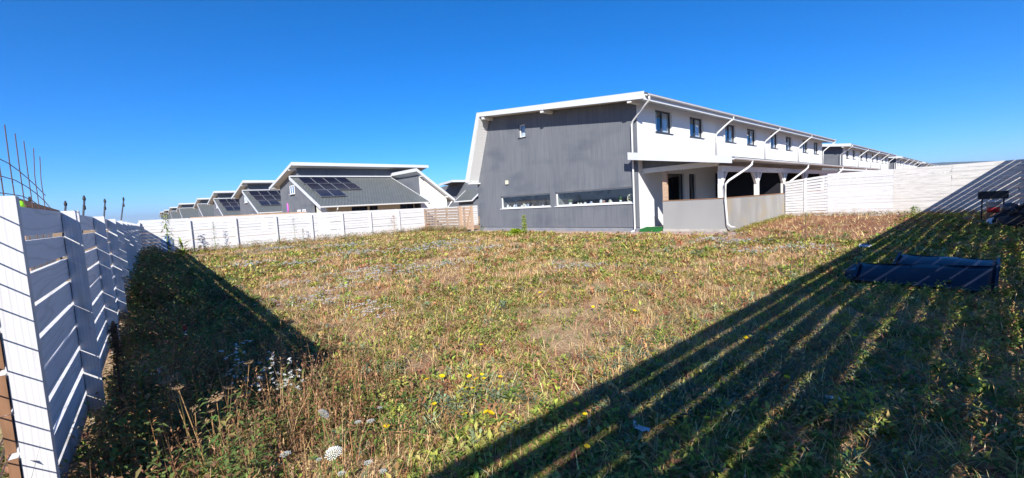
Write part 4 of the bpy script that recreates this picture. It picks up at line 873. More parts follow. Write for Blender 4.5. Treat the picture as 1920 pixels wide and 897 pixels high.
class Veg:
    def __init__(s): s.V = []; s.L = []; s.C = []; s.T = []; s.n = 0
    def blades(s, x, y, z, h, w, az, lean, bend, c):
        N = len(x); b = np.stack([x, y, z], -1); d = np.stack([np.cos(az), np.sin(az), np.zeros(N)], -1); sd = np.stack([-np.sin(az), np.cos(az), np.zeros(N)], -1); up = np.array([0, 0, 1.])
        h = h[:, None]; w = w[:, None]; l = lean[:, None]; l2 = (lean + bend)[:, None]
        m = b + d * h * .5 * np.sin(l) + up * h * .5 * np.cos(l); t = m + d * h * .5 * np.sin(l2) + up * h * .5 * np.cos(l2)
        t[:, 2] = np.maximum(t[:, 2], z + .004)
        V = np.stack([b - sd * w / 2, b + sd * w / 2, m + sd * w * .42, m - sd * w * .42, t], 1).reshape(-1, 3)
        i = np.arange(N)[:, None] * 5 + s.n
        s.L.append(np.concatenate([i + np.array([0, 1, 2, 3]), i + np.array([3, 2, 4])], 1).ravel()); s.C.append(np.tile([4, 3], N))
        sh = np.array([.8, .8, 1, 1, 1.12])[None, :, None]
        s.T.append((c[:, None, :] * sh).reshape(-1, 3)); s.V.append(V); s.n += 5 * N
    def leaves(s, x, y, z, ln, w, az, el, c, fold=.25):
        N = len(x); b = np.stack([x, y, z], -1); d = np.stack([np.cos(az) * np.cos(el), np.sin(az) * np.cos(el), np.sin(el)], -1); sd = np.stack([-np.sin(az), np.cos(az), np.zeros(N)], -1); nn = np.cross(d, sd); nn *= np.sign(nn[:, 2:3] + 1e-6)
        L_ = ln[:, None]; W = w[:, None]
        m1 = b + d * L_ * .5 + sd * W * .5 + nn * W * fold; m2 = b + d * L_ * .5 - sd * W * .5 + nn * W * fold; t = b + d * L_ - nn * L_ * .12; mm = b + d * L_ * .5
        V = np.stack([b, m1, t, m2, mm], 1).reshape(-1, 3); i = np.arange(N)[:, None] * 5 + s.n
        s.L.append(np.concatenate([i + np.array([0, 4, 2, 1]), i + np.array([0, 3, 2, 4])], 1).ravel()); s.C.append(np.tile([4, 4], N))
        s.T.append(np.repeat(c, 5, 0)); s.V.append(V); s.n += 5 * N
    def build(s, name, m, label=None, cat=None, kind='stuff', parent=None):
        o = arrmesh(name, np.concatenate(s.V), np.concatenate(s.L), np.concatenate(s.C), m, tint=np.concatenate(s.T), kind=kind, parent=parent)
        if label: prop(o, label, cat)
        return o
U = lambda n, a, b: rng.uniform(a, b, n)
def pal(n, cols, j=.12, w=None):
    c = np.array(cols)[rng.choice(len(cols), n, p=w)]; return np.clip(c * (1 + rng.normal(0, j, (n, 1))) * (1 + rng.normal(0, .05, (n, 3))), .004, .9)
fall = lambda a, p, d0: (lambda d: a / (1 + (d / d0) ** p))
shade_side = lambda x: sstep(x, -2.9, -1.7)
left_side = lambda x, y: (1 - sstep(y, 1.3, 2.1)) * sstep(-x, 2.2, 3.2)
green_patch = lambda x, y: sstep(fbm(x, y, .55, 11) + .10 * sstep(-x, 8, 22) - .06 * sstep(y, 14, 22), .47, .60)
bare = lambda x, y: sstep(fbm(x, y, .8, 21), .60, .72)
hay = lambda x, y: sstep(y, 13, 19) * sstep(x, -9, -6.5)
STRAW = [(.82, .55, .26), (.74, .47, .21), (.86, .65, .37), (.60, .31, .14), (.80, .60, .24), (.84, .63, .29), (.46, .18, .10), (.58, .27, .14)]
GREEN = [(.31, .34, .065), (.22, .29, .055), (.42, .42, .095), (.14, .22, .05), (.54, .46, .15), (.35, .39, .075), (.46, .30, .12), (.40, .22, .11)]
# dry straw, mostly lying
v = Veg()
x, y, z, d = scatter(fall(3000, 1.7, 3.4), lambda x, y: (1 - .80 * bare(x, y)) * (1 - .45 * green_patch(x, y)) * (1 - .62 * shade_side(x)) * (1 - .7 * left_side(x, y)) * (1 - .55 * hay(x, y)))
n = len(x); k = np.clip(d / 6, 1, 3.2)
v.blades(x, y, z + U(n, 0, .02), U(n, .05, .17) * (1 + .15 * k), U(n, .0028, .0065) * k, U(n, 0, 6.28), U(n, .55, 1.5), U(n, -.1, .5), pal(n, STRAW, .18))
x, y, z, d = scatter(lambda d: 120 if d < 5 else 40 if d < 12 else 18, lambda x, y: .25 + .75 * sstep(fbm(x, y, .9, 31), .5, .6) * (1 - .6 * shade_side(x)))
x = np.repeat(x, 3) + rng.normal(0, .012, 3 * len(x)); y = np.repeat(y, 3) + rng.normal(0, .012, len(x)); d = np.repeat(d, 3); z = gz(x, y); n = len(x); k = np.clip(d / 7, 1, 2.6)
v.blades(x, y, z, U(n, .08, .20), U(n, .002, .004) * k, U(n, 0, 6.28), U(n, .1, .8), U(n, 0, .9), pal(n, STRAW[:3] + [(.42, .27, .13)], .15))
v.build('dry_grass', M['straw'], 'short dry straw coloured grass covering the yard', 'grass')
# low green weeds
v = Veg()
x, y, z, d = scatter(fall(420, 1.35, 4.5), lambda x, y: np.clip(.09 + .55 * green_patch(x, y) + .45 * shade_side(x) - .6 * bare(x, y) * (1 - shade_side(x)) - .55 * hay(x, y) * (1 - shade_side(x)), 0, 1))
m = 7; n0 = len(x); gp = pal(n0, GREEN, .2); x = np.repeat(x, m); y = np.repeat(y, m); z = np.repeat(z, m); d = np.repeat(d, m); c = np.repeat(gp, m, 0) * U(n0 * m, .8, 1.2)[:, None]; n = len(x); k = np.clip(d / 7, 1, 2.3)
big = np.repeat(U(n0, .75, 1.7), m); v.leaves(x + rng.normal(0, .018, n) * k * big, y + rng.normal(0, .018, n) * k * big, z + U(n, .0, .035) * big, U(n, .026, .055) * k * big, U(n, .010, .022) * k * big, U(n, 0, 6.28), U(n, -.1, 1.0), c)
v.build('low_weeds', M['veg'], 'low yellowish green weeds in patches over the yard', 'weeds')
# upright green grass, taller in the shaded strip
v = Veg()
x, y, z, d = scatter(fall(620, 1.5, 4.0), lambda x, y: np.clip(.06 + .25 * green_patch(x, y) + .42 * shade_side(x) - .4 * hay(x, y), 0, 1))
m = 4; x = np.repeat(x, m); y = np.repeat(y, m); d = np.repeat(d, m); n = len(x); x = x + rng.normal(0, .02, n); y = y + rng.normal(0, .02, n); z = gz(x, y); k = np.clip(d / 6, 1, 2.6); tall = 1 + .25 * shade_side(x)
v.blades(x, y, z, U(n, .04, .11) * tall, U(n, .003, .006) * k, U(n, 0, 6.28), U(n, .1, .9), U(n, .1, .9), pal(n, [(.13, .23, .045), (.19, .29, .06), (.25, .31, .075), (.09, .17, .04)], .18))
# seed heads on straw stalks in the shade
x, y, z, d = scatter(lambda d: 40 if d < 6 else 12 if d < 14 else 4, lambda x, y: shade_side(x)); n = len(x)
v.blades(x, y, z, U(n, .08, .17), U(n, .0025, .004), U(n, 0, 6.28), U(n, .05, .5), U(n, .2, .7), pal(n, STRAW[:3], .15))
v.build('green_grass', M['veg'], 'green grass tufts, tallest in the striped shade', 'grass')
# grey green wormwood clumps
v = Veg()
def worm(x, y): return np.clip(sstep(fbm(x, y, 1.1, 41), .48, .60) * (sstep(x, -3.2, -1.6) * (1 - sstep(x, -.9, .1)) * (1 - sstep(y, 4.5, 7)) + .55 * (1 - sstep(np.hypot(x + 3.2, y - .9), .9, 1.6)) + .22 * sstep(-x, 7, 14) * (1 - sstep(fbm(x, y, .4, 47), .45, .55))), 0, 1)
x, y, z, d = scatter(lambda d: 260 if d < 4 else 150 if d < 8 else 60, worm)
m = 16; n0 = len(x); x = np.repeat(x, m); y = np.repeat(y, m); d = np.repeat(d, m); n = len(x); rr = rng.random(n) ** .5 * .05; aa = U(n, 0, 6.28); x = x + rr * np.cos(aa); y = y + rr * np.sin(aa); z = gz(x, y) + U(n, .01, .085); k = np.clip(d / 6, 1, 2)
v.leaves(x, y, z, U(n, .018, .036) * k, U(n, .010, .018) * k, aa + U(n, -.7, .7), U(n, -.2, .9), pal(n, [(.16, .21, .14), (.20, .25, .18), (.12, .17, .10), (.22, .27, .17)], .12))
v.build('wormwood', M['veg'], 'grey green wormwood clumps along the shadow edge', 'weeds')
# broad leaves near the bottom of the shaded strip
v = Veg()
x, y, z, d = scatter(lambda d: 26 if d < 5 else 10 if d < 12 else 3, lambda x, y: sstep(x, -1.6, -.6) * sstep(fbm(x, y, .9, 51), .35, .5) + .2 * left_side(x, y))
m = 7; x = np.repeat(x, m); y = np.repeat(y, m); n = len(x); aa = U(n, 0, 6.28); x = x + .02 * np.cos(aa); y = y + .02 * np.sin(aa); z = gz(x, y) + .01
v.leaves(x, y, z, U(n, .06, .13), U(n, .022, .045), aa, U(n, .05, .7), pal(n, [(.10, .22, .04), (.14, .27, .05), (.18, .29, .08)], .15), .15)
v.build('broad_weeds', M['veg'], 'broad leaved dark green weeds in the striped shade', 'weeds')
# tall weeds in the shade of the slatted fence
v = Veg()
def bank(x, y): return left_side(x, y) * (.45 + .55 * sstep(fbm(x, y, .8, 61), .4, .55))
x, y, z, d = scatter(lambda d: 190 if d < 6 else 90 if d < 14 else 36, bank)
fy = y - (-0.36 - 0.0365 * (x + 4.85)); m = 16; n0 = len(x); hh0 = U(n0, .08, .24) + U(n0, .05, .62) * (1 - sstep(fy, .55, 1.35)) * sstep(fbm(x, y, 1.3, 63), .35, .6); hh0 *= 1 - .6 * sstep(y, .9, 1.5)
hh = np.repeat(hh0, m); x = np.repeat(x, m); y = np.repeat(y, m); d = np.repeat(d, m); n = len(x); k = np.clip(d / 6, 1, 2.4)
ck = np.repeat(pal(n0, [(.12, .19, .05), (.15, .22, .06), (.26, .15, .08), (.36, .19, .10), (.19, .24, .07), (.30, .24, .09)], .22), m, 0)
aa = U(n, 0, 6.28); v.leaves(x + .045 * np.cos(aa), y + .045 * np.sin(aa), gz(x, y) + hh * U(n, .1, 1), U(n, .03, .08) * k, U(n, .012, .03) * k, aa, U(n, -.3, .9), ck)
xs2, ys2, hs2 = x[::m], y[::m], hh[::m]; n = len(xs2); v.blades(xs2, ys2, gz(xs2, ys2), hs2 * 1.15, U(n, .004, .007), U(n, 0, 6.28), U(n, 0, .3), U(n, 0, .2), pal(n, [(.30, .18, .09), (.20, .18, .06)], .15))
v.build('shade_weeds', M['veg'], 'tall dark weeds growing in the shade of the slatted fence', 'weeds')
# rough leafy weeds of the foreground
v = Veg()
x, y, z, d = scatter(lambda d: 52 if d < 4.5 else 22 if d < 9 else 6, lambda x, y: np.clip(.30 + .9 * sstep(fbm(x, y, 1.2, 71), .46, .62), 0, 1) * (1 - .7 * hay(x, y)) * (1 + .6 * shade_side(x)), dmax=19)
m = 22; n0 = len(x); hh0 = U(n0, .04, .20); sp_ = np.repeat(U(n0, .03, .085), m); ck = np.repeat(pal(n0, [(.26, .33, .06), (.38, .41, .08), (.18, .26, .06), (.42, .20, .10), (.56, .37, .16), (.44, .42, .11), (.24, .30, .17)], .16), m, 0)
hh = np.repeat(hh0, m); x = np.repeat(x, m); y = np.repeat(y, m); d = np.repeat(d, m); n = len(x); k = np.clip(d / 6, 1, 2); aa = U(n, 0, 6.28); rr = sp_ * rng.random(n) ** .5
ck = ck * U(n, .75, 1.25)[:, None]
v.leaves(x + rr * np.cos(aa), y + rr * np.sin(aa), gz(x, y) + hh * rng.random(n) * (1.1 - rr / .09), U(n, .028, .072) * k, U(n, .013, .030) * k, aa + U(n, -.5, .5), U(n, -.2, 1.0), ck)
v.build('rough_weeds', M['veg'], 'rough leafy weeds scattered over the foreground', 'weeds')
# reddish dry stalks at the edge of the fence shadow and loose around
v = Veg()
def dry(x, y): return np.clip(1.5 * np.exp(-(((x + 3.6) / 1.15) ** 2 + ((y - .75) / .62) ** 2)) + .05 * sstep(fbm(x, y, .9, 75), .55, .65), 0, 1)
x, y, z, d = scatter(lambda d: 230 if d < 6 else 24, dry, dmax=13); n = len(x)
h = U(n, .16, .58) * (1 - .35 * sstep(x, -3.2, -2.2)); az = U(n, 0, 6.28); le = U(n, .02, .4); cc = pal(n, [(.42, .23, .11), (.36, .17, .09), (.52, .34, .18)], .15)
v.blades(x, y, z, h, U(n, .003, .006), az, le, U(n, 0, .35), cc)
m = 9; f = np.repeat(h, m) * U(n * m, .45, 1.0); a2 = np.repeat(az, m); l2 = np.repeat(le, m); n2 = n * m
v.leaves(np.repeat(x, m) + np.cos(a2) * np.sin(l2) * f, np.repeat(y, m) + np.sin(a2) * np.sin(l2) * f, np.repeat(z, m) + np.cos(l2) * f * .97, U(n2, .012, .035), U(n2, .005, .012), U(n2, 0, 6.28), U(n2, 0, 1.2), np.repeat(cc, m, 0) * U(n2, .7, 1.2)[:, None])
v.build('dry_stalks', M['straw'], 'reddish brown dry stalks beside the fence shadow', 'weeds')
# small white flower patches
v = Veg()
pc = [(720, 520, 1.3), (640, 545, .7), (580, 565, .8), (540, 540, .5), (690, 512, 1.0), (600, 580, .6), (770, 505, 1.2), (850, 500, .9), (660, 480, 1.4), (560, 500, .8), (800, 470, 1.2), (640, 465, 1.5), (470, 500, .8), (1070, 505, .8), (1110, 508, .6), (1380, 458, .9), (1410, 478, .8), (1330, 455, .7), (700, 600, .45), (675, 590, .3), (1500, 470, .8), (900, 470, 1.1), (520, 470, 1.4), (840, 460, 1.5)]
X_, Y_ = [], []
for (u, w_, s_) in pc:
    P = onz(u, w_); n = int(70 * s_); X_.append(P.x + rng.normal(0, .40 * s_, n)); Y_.append(P.y + rng.normal(0, .48 * s_, n))
x = np.concatenate(X_); y = np.concatenate(Y_); k_ = inyard(x, y); x, y = x[k_], y[k_]; h = U(len(x), .08, .16)
m = 5; x4 = np.repeat(x, m) + rng.normal(0, .012, m * len(x)); y4 = np.repeat(y, m) + rng.normal(0, .012, m * len(x)); h4 = np.repeat(h, m); n = len(x4); k = np.clip(np.hypot(x4, y4) / 9, 1, 2)
v.leaves(x4, y4, gz(x4, y4) + h4, U(n, .022, .036) * k, U(n, .018, .03) * k, U(n, 0, 6.28), U(n, -.2, .5), pal(n, [(.66, .67, .66), (.58, .60, .58), (.72, .72, .70)], .06))
n = len(x); v.blades(x, y, gz(x, y), h, U(n, .003, .005), U(n, 0, 6.28), U(n, 0, .2), U(n, 0, .1), pal(n, [(.14, .19, .08)], .1))
v.build('white_blossom', M['veg'], 'tiny white blossom in loose patches across the dry yard', 'flowers')
# weeds along the far fence and house
v = Veg()
N_ = 900; tt = rng.random(N_); side = rng.random(N_)
bx = np.where(side < .6, -27.7 + np.abs(rng.normal(0, .5, N_)), -27.5 + tt * 5.4); by = np.where(side < .6, 1.5 + tt * 14.8, 16.25 - np.abs(rng.normal(0, .35, N_))); bh = U(N_, .12, .42)
bc = pal(N_, [(.42, .24, .12), (.36, .30, .14), (.16, .20, .06), (.20, .24, .08), (.46, .33, .20)], .15)
m = 9; x = np.repeat(bx, m); y = np.repeat(by, m); h = np.repeat(bh, m); n = len(x); aa = U(n, 0, 6.28)
v.leaves(x + .06 * np.cos(aa), y + .06 * np.sin(aa), gz(x, y) + h * U(n, .15, 1), U(n, .05, .13), U(n, .02, .05), aa, U(n, .1, 1.3), np.repeat(bc, m, 0))
v.build('fence_weeds', M['veg'], 'straggly tan and green weeds along the foot of the far fences', 'weeds')
v = Veg(); N_ = 240; bx = -6.8 + rng.random(N_) * 7.6; by = 24.95 - np.abs(rng.normal(0, .22, N_)); bh = U(N_, .04, .22); m = 7; x = np.repeat(bx, m); y = np.repeat(by, m); n = len(x); aa = U(n, 0, 6.28)
v.leaves(x + .05 * np.cos(aa), y + .05 * np.sin(aa), gz(x, y) + np.repeat(bh, m) * U(n, .1, 1), U(n, .05, .11), U(n, .015, .035), aa, U(n, .1, 1.2), pal(n, [(.48, .32, .17), (.26, .30, .08), (.42, .22, .12)], .15))
v.build('board_foot_weeds', M['veg'], 'short dry weeds along the foot of the tall board fence', 'weeds')
# strip of green weeds beside the veranda wall
v = Veg(); N_ = 260; by = 17.8 + rng.random(N_) * 7.0; bx = -6.85 + np.abs(rng.normal(0, .28, N_)) + .04; bh = U(N_, .05, .16); m = 8; x = np.repeat(bx, m); y = np.repeat(by, m); n = len(x); aa = U(n, 0, 6.28)
v.leaves(x + .05 * np.cos(aa), y + .05 * np.sin(aa), gz(x, y) + np.repeat(bh, m) * U(n, .1, 1), U(n, .05, .10), U(n, .02, .04), aa, U(n, .0, 1.0), pal(n, GREEN, .15))
v.build('wall_weeds', M['veg'], 'bright green weeds along the foot of the veranda wall', 'weeds')

# ---- single plants
def yellow_flower(u, w_, i):
    h = R(.07, .13); P = onz(u, w_, h); g = gzf(P.x, P.y); P.z = g + h
    P = onz(u, w_, g + h)
    if P.x > -2.15: lab, grp = 'small yellow flower standing inside the striped fence shadow', 'yellow flowers in the striped shadow'
    elif 1000 < u < 1035 and 545 < w_ < 565: lab, grp = 'yellow flower in the tight cluster of four on the dry grass', 'cluster of four yellow flowers'
    elif P.y > 9: lab, grp = 'tiny yellow flower far out towards the veranda wall', 'far yellow flowers'
    elif math.hypot(P.x, P.y) < 5: lab, grp = 'yellow flower in the loose sunlit cluster near the white umbels', 'yellow flowers near the umbels'
    else: lab, grp = 'lone small yellow flower in the sunlit middle of the yard', 'scattered yellow flowers in the sun'
    t = thing('yellow_flower', lab, 'flower', (P.x, P.y, g), grp)
    dist = math.hypot(P.x, P.y); r_ = R(.021, .030) * (1 if dist < 6 else 1.3)
    MB().tube([(P.x + R(-.01, .01), P.y + R(-.01, .01), g), (P.x, P.y, P.z)], .0018, 5).build('stem', M['stem_g'], t)
    mb = MB(); tx, ty = R(-.35, .35), R(-.35, .35)
    for ring, (rr, np_, zz) in enumerate(((1.0, 13, .2), (.68, 10, .45), (.38, 7, .7))):
        for k in range(np_):
            a = 2 * math.pi * k / np_ + ring; w = 2.6 / np_ * rr * r_
            def pt(rad, off, z_): 
                X, Y = rad * math.cos(a) - off * math.sin(a), rad * math.sin(a) + off * math.cos(a); return (P.x + X, P.y + Y, P.z + z_ + X * tx + Y * ty)
            mb.quad(pt(0, 0, .002 + ring * .003), pt(rr * r_ * .7, w, rr * r_ * zz), pt(rr * r_, 0, rr * r_ * zz * 1.1), pt(rr * r_ * .7, -w, rr * r_ * zz))
    mb.build('petals', M['petal_y'], t, fix=False)
yf = [(1007, 556), (1012, 549), (1028, 550), (1018, 560), (1190, 583), (1200, 529), (1250, 549), (1309, 603), (902, 647), (829, 706), (800, 712), (880, 706), (875, 728), (886, 728), (904, 703), (908, 710), (893, 711), (871, 777), (911, 773), (814, 758), (938, 707), (725, 800), (1097, 777), (1081, 758), (1223, 663), (1325, 784), (1348, 775), (1101, 838), (1476, 708), (1435, 712), (1622, 634), (1603, 630), (1580, 608), (1398, 633), (470, 529), (1501, 434), (1462, 432), (1292, 469), (1267, 512), (1173, 546), (921, 775), (1112, 576), (846, 622), (1340, 505), (1372, 507)]
for i, (u, w_) in enumerate(yf): yellow_flower(u, w_, i)
def umbel(mb, c, r_, n, up, dome=.25, fl=.006, seed=0):
    """umbrella of small florets around centre c with axis up"""
    up = Vector(up).normalized(); a = up.cross(Vector((1, .2, .1))).normalized(); b = up.cross(a)
    for k in range(n):
        rad = r_ * math.sqrt((k + .5) / n); th = k * 2.39996; p = c + a * (rad * math.cos(th)) + b * (rad * math.sin(th)) + up * (dome * r_ * (1 - (rad / r_) ** 2))
        for q_ in range(5):
            t_ = q_ * 1.2566 + k; o = p + (a * math.cos(t_) + b * math.sin(t_)) * fl * .9 + up * R(-.001, .002)
            e1 = (a * math.cos(t_) + b * math.sin(t_)) * fl; e2 = (b * math.cos(t_) - a * math.sin(t_)) * fl * .7
            mb.quad(o - e1, o + e2, o + e1, o - e2)
def wild_carrot(u, w_, ub, vb, r_, m_, stm, label, grp, n=40, tilt=(0, 0, 1), leafs=True, dome=.25):
    B = onz(ub, vb, 0); g = gzf(B.x, B.y); B.z = g; H = ondepth(u, w_, B)
    t = thing('wild_carrot', label, 'flower', tuple(B), grp)
    mid = B.lerp(H, .5) + Vector((R(-.02, .02), R(-.02, .02), .01)); c = H - Vector(tilt).normalized() * r_ * .55
    MB().tube([B, mid, c], [.0032, .0026, .002], 5).build('stem', M[stm], t)
    hd = MB(); umbel(hd, H, r_, n, tilt, dome, r_ * .50 / math.sqrt(n)); h_ = hd.build('flower_head', M[m_], t, fix=False)
    sp = MB()
    up = Vector(tilt).normalized(); a = up.cross(Vector((1, .2, .1))).normalized(); b = up.cross(a)
    for k in range(10):
        th = k * .628; sp.tube([c, H + (a * math.cos(th) + b * math.sin(th)) * r_ * .75 + up * dome * r_ * .4], .001, 4)
    sp.build('spokes', M[stm], t)
ws = 'white wild carrot umbel '
wild_carrot(625, 850, 628, 960, .045, 'petal_w', 'stem_g', 'largest white wild carrot umbel, domed and full, near the dry weeds', None, 70, (.3, -.2, 1), dome=.35)
wild_carrot(607, 776, 640, 900, .036, 'petal_w', 'stem_g', 'tilted white wild carrot umbel above the straw', None, 45, (.5, .6, .8))
for (u, w_, ub, vb, r_) in ((671, 792, 668, 880), (695, 790, 650, 905), (690, 868, 690, 960), (640, 888, 640, 990), (718, 884, 716, 975), (598, 862, 600, 960), (535, 852, 560, 930), (712, 765, 712, 830)) and [(671, 792, 668, 880, .022), (695, 790, 650, 905, .024), (690, 868, 690, 960, .024), (640, 888, 640, 990, .02), (718, 884, 716, 975, .02), (598, 862, 600, 960, .017), (535, 852, 560, 930, .03), (712, 765, 712, 830, .018), (1240, 905, 1240, 985, .02), (940, 640, 940, 665, .02)]:
    wild_carrot(u, w_, ub, vb, r_, 'petal_w', 'stem_g', 'small open white wild carrot umbel on a thin green stem', 'small white umbels in the foreground', 22)
for (u, w_, ub, vb, r_) in ((313, 711, 392, 905, .042), (357, 686, 380, 850, .036), (334, 725, 398, 915, .032), (380, 731, 410, 860, .032), (404, 744, 415, 890, .048), (364, 763, 385, 905, .022), (430, 725, 425, 850, .036), (306, 785, 330, 880, .018), (466, 678, 450, 820, .034), (330, 700, 372, 900, .02), (452, 742, 440, 860, .02), (396, 770, 400, 900, .02), (290, 765, 318, 870, .018), (425, 690, 420, 800, .018)):
    wild_carrot(u, w_, ub, vb, r_, 'dry_head', 'stem_b', 'dried brown wild carrot stalk with withered umbel beside the shadow', 'dried wild carrot stalks', 26, (R(-.3, .3), R(-.3, .3), 1), dome=-.55)
def branching(name, label, cat, B, H, n, flower, leafc, grp=None, size=.012):
    t = thing(name, label, cat, tuple(B), grp); st = MB(); fl = MB(); ax = H - B
    st.tube([B, B + ax * .5 + Vector((R(-.02, .02), R(-.02, .02), 0)), H], [.004, .003, .002], 5)
    for k in range(n):
        f = R(.45, 1.0); p = B + ax * f; a = R(0, 6.28); L_ = ax.length * R(.10, .28); e = p + Vector((math.cos(a) * L_ * .7, math.sin(a) * L_ * .7, L_ * R(.3, .8)))
        st.tube([p, e], .0013, 4)
        for j in range(3): umbel(fl, e + Vector((R(-.014, .014), R(-.014, .014), R(-.005, .012))), size * R(.6, 1), 4, (R(-.3, .3), R(-.3, .3), 1), .2, size * .30)
    st.build('stem', M['stem_g'], t); fl.build('flowers', M[flower], t, fix=False)
    v = Veg(); n2 = 40; f = rng.random(n2) * .9; off = rootloc(t); aa = U(n2, 0, 6.28)
    v.leaves(B.x + ax.x * f - off.x, B.y + ax.y * f - off.y, B.z + ax.z * f - off.z, U(n2, .02, .05), U(n2, .006, .012), aa, U(n2, .0, .9), pal(n2, leafc, .15)); v.build('leaves', M['veg'], kind=None, parent=t)
for (u, w_, ub, vb) in ((450, 645, 468, 760), (505, 668, 500, 770), (535, 690, 528, 775), (478, 700, 480, 790), (555, 705, 545, 775), (440, 668, 450, 770)):
    B = onz(ub, vb); B.z = gzf(B.x, B.y); branching('fleabane', 'bushy fleabane with tiny white flowers at the edge of the fence shadow', 'flower', B, ondepth(u, w_, B), 14, 'petal_w', [(.16, .20, .06), (.24, .22, .08)], 'white fleabane plants')
def leafy(name, label, B, h, n, ln, cols, grp=None, stem='stem_g', spread=.12, r0=.012, lean=(0, 0), cat='plant', elev=(-.2, .8), wid=.4):
    B = Vector(B); t = thing(name, label, cat, tuple(B), grp); top = B + Vector((lean[0], lean[1], h))
    MB().tube([B, B.lerp(top, .5) + Vector((R(-.02, .02), R(-.02, .02), 0)), top], [r0, r0 * .8, r0 * .4], 6).build('stem', M[stem], t)
    v = Veg(); f = .15 + .85 * rng.random(n); aa = U(n, 0, 6.28); rr = spread * (1.1 - f) * rng.random(n)
    v.leaves(B.x + lean[0] * f + rr * np.cos(aa) - B.x, B.y + lean[1] * f + rr * np.sin(aa) - B.y, h * f, U(n, ln * .6, ln), U(n, ln * .6, ln) * wid, aa, U(n, *elev), pal(n, cols, .15)); v.build('foliage', M['veg'], kind=None, parent=t)
    return t
SG = [(.14, .20, .05), (.18, .25, .07), (.10, .16, .04)]
P = onx(316, 470, -26.2); leafy('young_tree', 'young tree with drooping pale green leaves in the shaded fence corner', (P.x, P.y, 0), 2.15, 110, .22, [(.30, .34, .14), (.22, .28, .10)], r0=.02, spread=.3, lean=(-.3, .05), cat='tree', elev=(-1.0, .2))
P = onx(345, 488, -23.5); leafy('large_leaf_weed', 'low weed with long curved yellow green leaves by the fence shadow', (P.x, P.y, 0), .7, 46, .5, [(.30, .36, .08), (.22, .30, .06), (.40, .30, .08)], r0=.015, spread=.1, elev=(.1, 1.0), wid=.22)
P = onz(403, 470); leafy('sapling', 'thin sapling with dark leaves between the two fence posts nearest the shadow', (-27.4, 3.5, 0), 1.55, 60, .13, [(.07, .10, .04), (.10, .13, .05)], 'saplings along the white fence', r0=.012, spread=.16, cat='sapling')
leafy('sapling', 'thin sapling with sparse grey leaves at mid length of the white fence', (-26.9, 7.3, 0), 1.5, 60, .13, [(.16, .17, .10), (.12, .14, .08)], 'saplings along the white fence', r0=.012, spread=.22, cat='sapling')
leafy('sapling', 'dark slender sapling standing in front of the grey leaved one', (-24.3, 7.0, 0), .95, 60, .10, [(.05, .08, .035), (.08, .11, .05)], 'saplings along the white fence', r0=.010, spread=.12, cat='sapling')
leafy('dry_bush', 'large dry tan bush in front of the white fence beside the timber fence', (-26.6, 13.4, 0), 1.25, 260, .17, [(.45, .33, .22), (.40, .25, .14), (.50, .40, .28)], stem='stem_b', r0=.014, spread=.75, cat='bush', elev=(.3, 1.4), wid=.12)
leafy('dry_bush', 'orange brown dry bush at the foot of the timber fence', (-26.4, 15.9, 0), .55, 160, .14, [(.46, .22, .12), (.40, .28, .14)], stem='stem_b', r0=.01, spread=.6, cat='bush', elev=(.2, 1.3), wid=.2)
leafy('dry_bush', 'rusty dry bush in front of the timber gate', (-23.3, 15.9, 0), .4, 120, .12, [(.42, .20, .11), (.38, .26, .14)], stem='stem_b', r0=.01, spread=.5, cat='bush', elev=(.2, 1.3), wid=.2)
B = onz(984, 441); t = leafy('mullein', 'bright yellow green mullein stalk against the grey wall', (B.x, B.y, 0), .98, 240, .17, [(.42, .52, .06), (.34, .44, .06), (.50, .55, .12)], r0=.03, spread=.10, elev=(-.2, .6))
leafy('mullein_rosette', 'bright lime leaf rosette lying at the foot of the mullein stalk', (B.x - .55, B.y - .1, 0), .26, 110, .38, [(.45, .60, .05), (.38, .50, .05)], r0=.01, spread=.35, elev=(.0, .5))
P = onz(905, 438); leafy('wall_weed', 'small green weed at the corner of the grey wall', (P.x, P.y, 0), .45, 50, .12, [(.16, .24, .08)], r0=.008, spread=.15)
P = onz(1702, 404, .2); leafy('bright_weed', 'bright green bushy weed near the flat slabs by the white fence', (P.x + .3, P.y - 1.2, gzf(P.x, P.y - 1.2)), .42, 120, .14, [(.28, .38, .06), (.22, .32, .05)], r0=.008, spread=.32)
P = onz(1512, 420, .12); leafy('bright_weed', 'slim green weed standing at the corner where veranda and white fence meet', (P.x, P.y, gzf(P.x, P.y)), .45, 60, .10, [(.18, .26, .06)], r0=.008, spread=.16)
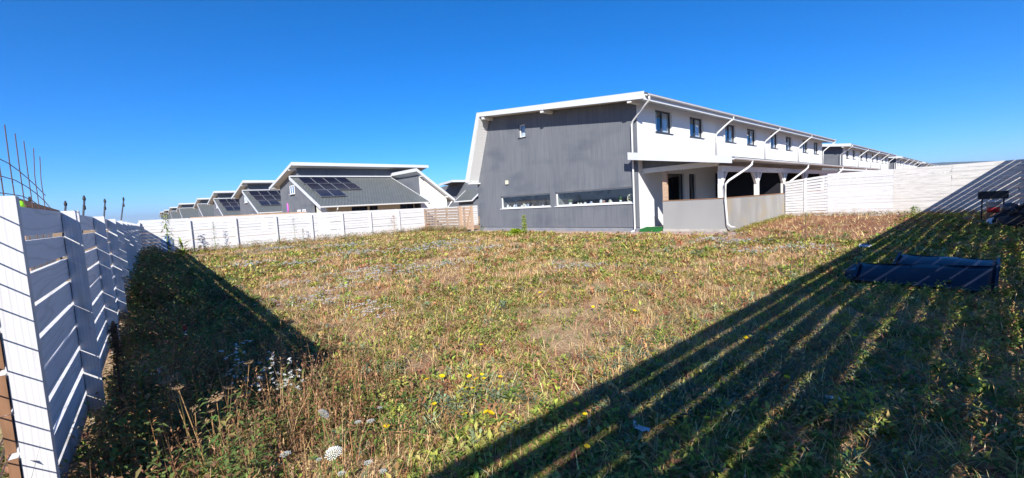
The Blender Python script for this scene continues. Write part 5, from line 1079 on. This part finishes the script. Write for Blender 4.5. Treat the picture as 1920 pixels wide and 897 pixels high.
for (u, v0, v1, lab) in ((1427, 520, 456, 'shortest of the three thin dry stems standing in the grass'), (1481, 522, 440, 'middle one of the three thin dry stems standing in the grass'), (1507, 524, 400, 'tallest thin dry stem standing in the grass')):
    B = onz(u, v0); B.z = gzf(B.x, B.y); H = ondepth(u + 3, v1, B); t = thing('dried_weed', lab, 'weed', tuple(B))
    MB().tube([B, B.lerp(H, .5) + Vector((.015, 0, 0)), H], [.006, .005, .002], 5).build('stem', M['dark_head'], t)
    v = Veg(); n = 26; f = U(n, .1, 1); v.leaves((H - B).x * f, (H - B).y * f, (H - B).z * f, U(n, .02, .05), U(n, .006, .012), U(n, 0, 6.28), U(n, .3, 1.2), pal(n, [(.22, .14, .08), (.30, .22, .12)], .1)); v.build('husks', M['straw'], kind=None, parent=t)
B = Vector((-4.05, -.12, 0)); t = leafy('seed_stalk', 'dark weed stalk with thick seed head against the slatted fence', B, .92, 420, .05, [(.10, .075, .045), (.13, .10, .055), (.09, .09, .04)], stem='dark_head', r0=.010, spread=.05, elev=(-.4, .8))
hd = MB(); hd.tube([B + Vector((.0, 0, .72)), B + Vector((0, 0, .80)), B + Vector((0, 0, .90)), B + Vector((.01, 0, .95))], [.008, .02, .018, .006], 8); hd.build('seed_head', M['dark_head'], t, True)
leafy('fence_creeper', 'leafy weed with yellowing leaves climbing at the foot of the slatted fence', (-3.75, -.02, 0), .60, 420, .075, [(.14, .18, .05), (.24, .20, .07), (.08, .11, .04), (.30, .16, .08)], r0=.01, spread=.40)
# long fallen straws
for i, (u0, v0, u1, v1) in enumerate(((1253, 603, 1340, 540), (1245, 640, 1262, 590), (560, 790, 640, 815), (590, 840, 545, 880), (700, 812, 830, 822), (610, 700, 665, 690))):
    A_ = onz(u0, v0, .05); B_ = onz(u1, v1, .09); o = MB().tube([A_, A_.lerp(B_, .5) + Vector((0, 0, .03)), B_], .003, 5).build('fallen_straw', M['stem_b']); prop(o, 'long pale straw lying across the dry grass', 'straw', 'fallen straws')


# ------------------------------------------------------------------ haze
hm = bpy.data.materials.new('haze_air'); hm.use_nodes = True; ht = hm.node_tree; ht.nodes.clear()
ho = ht.nodes.new('ShaderNodeOutputMaterial'); pv = ht.nodes.new('ShaderNodeVolumePrincipled'); pv.inputs['Color'].default_value = (.72, .84, 1, 1); pv.inputs['Density'].default_value = 1.1e-4; pv.inputs['Anisotropy'].default_value = 0.2
ht.links.new(pv.outputs[0], ho.inputs['Volume'])
prop(MB().box(-16000, 16000, -16000, 16000, -8, 260).build('haze', hm), kind='stuff')
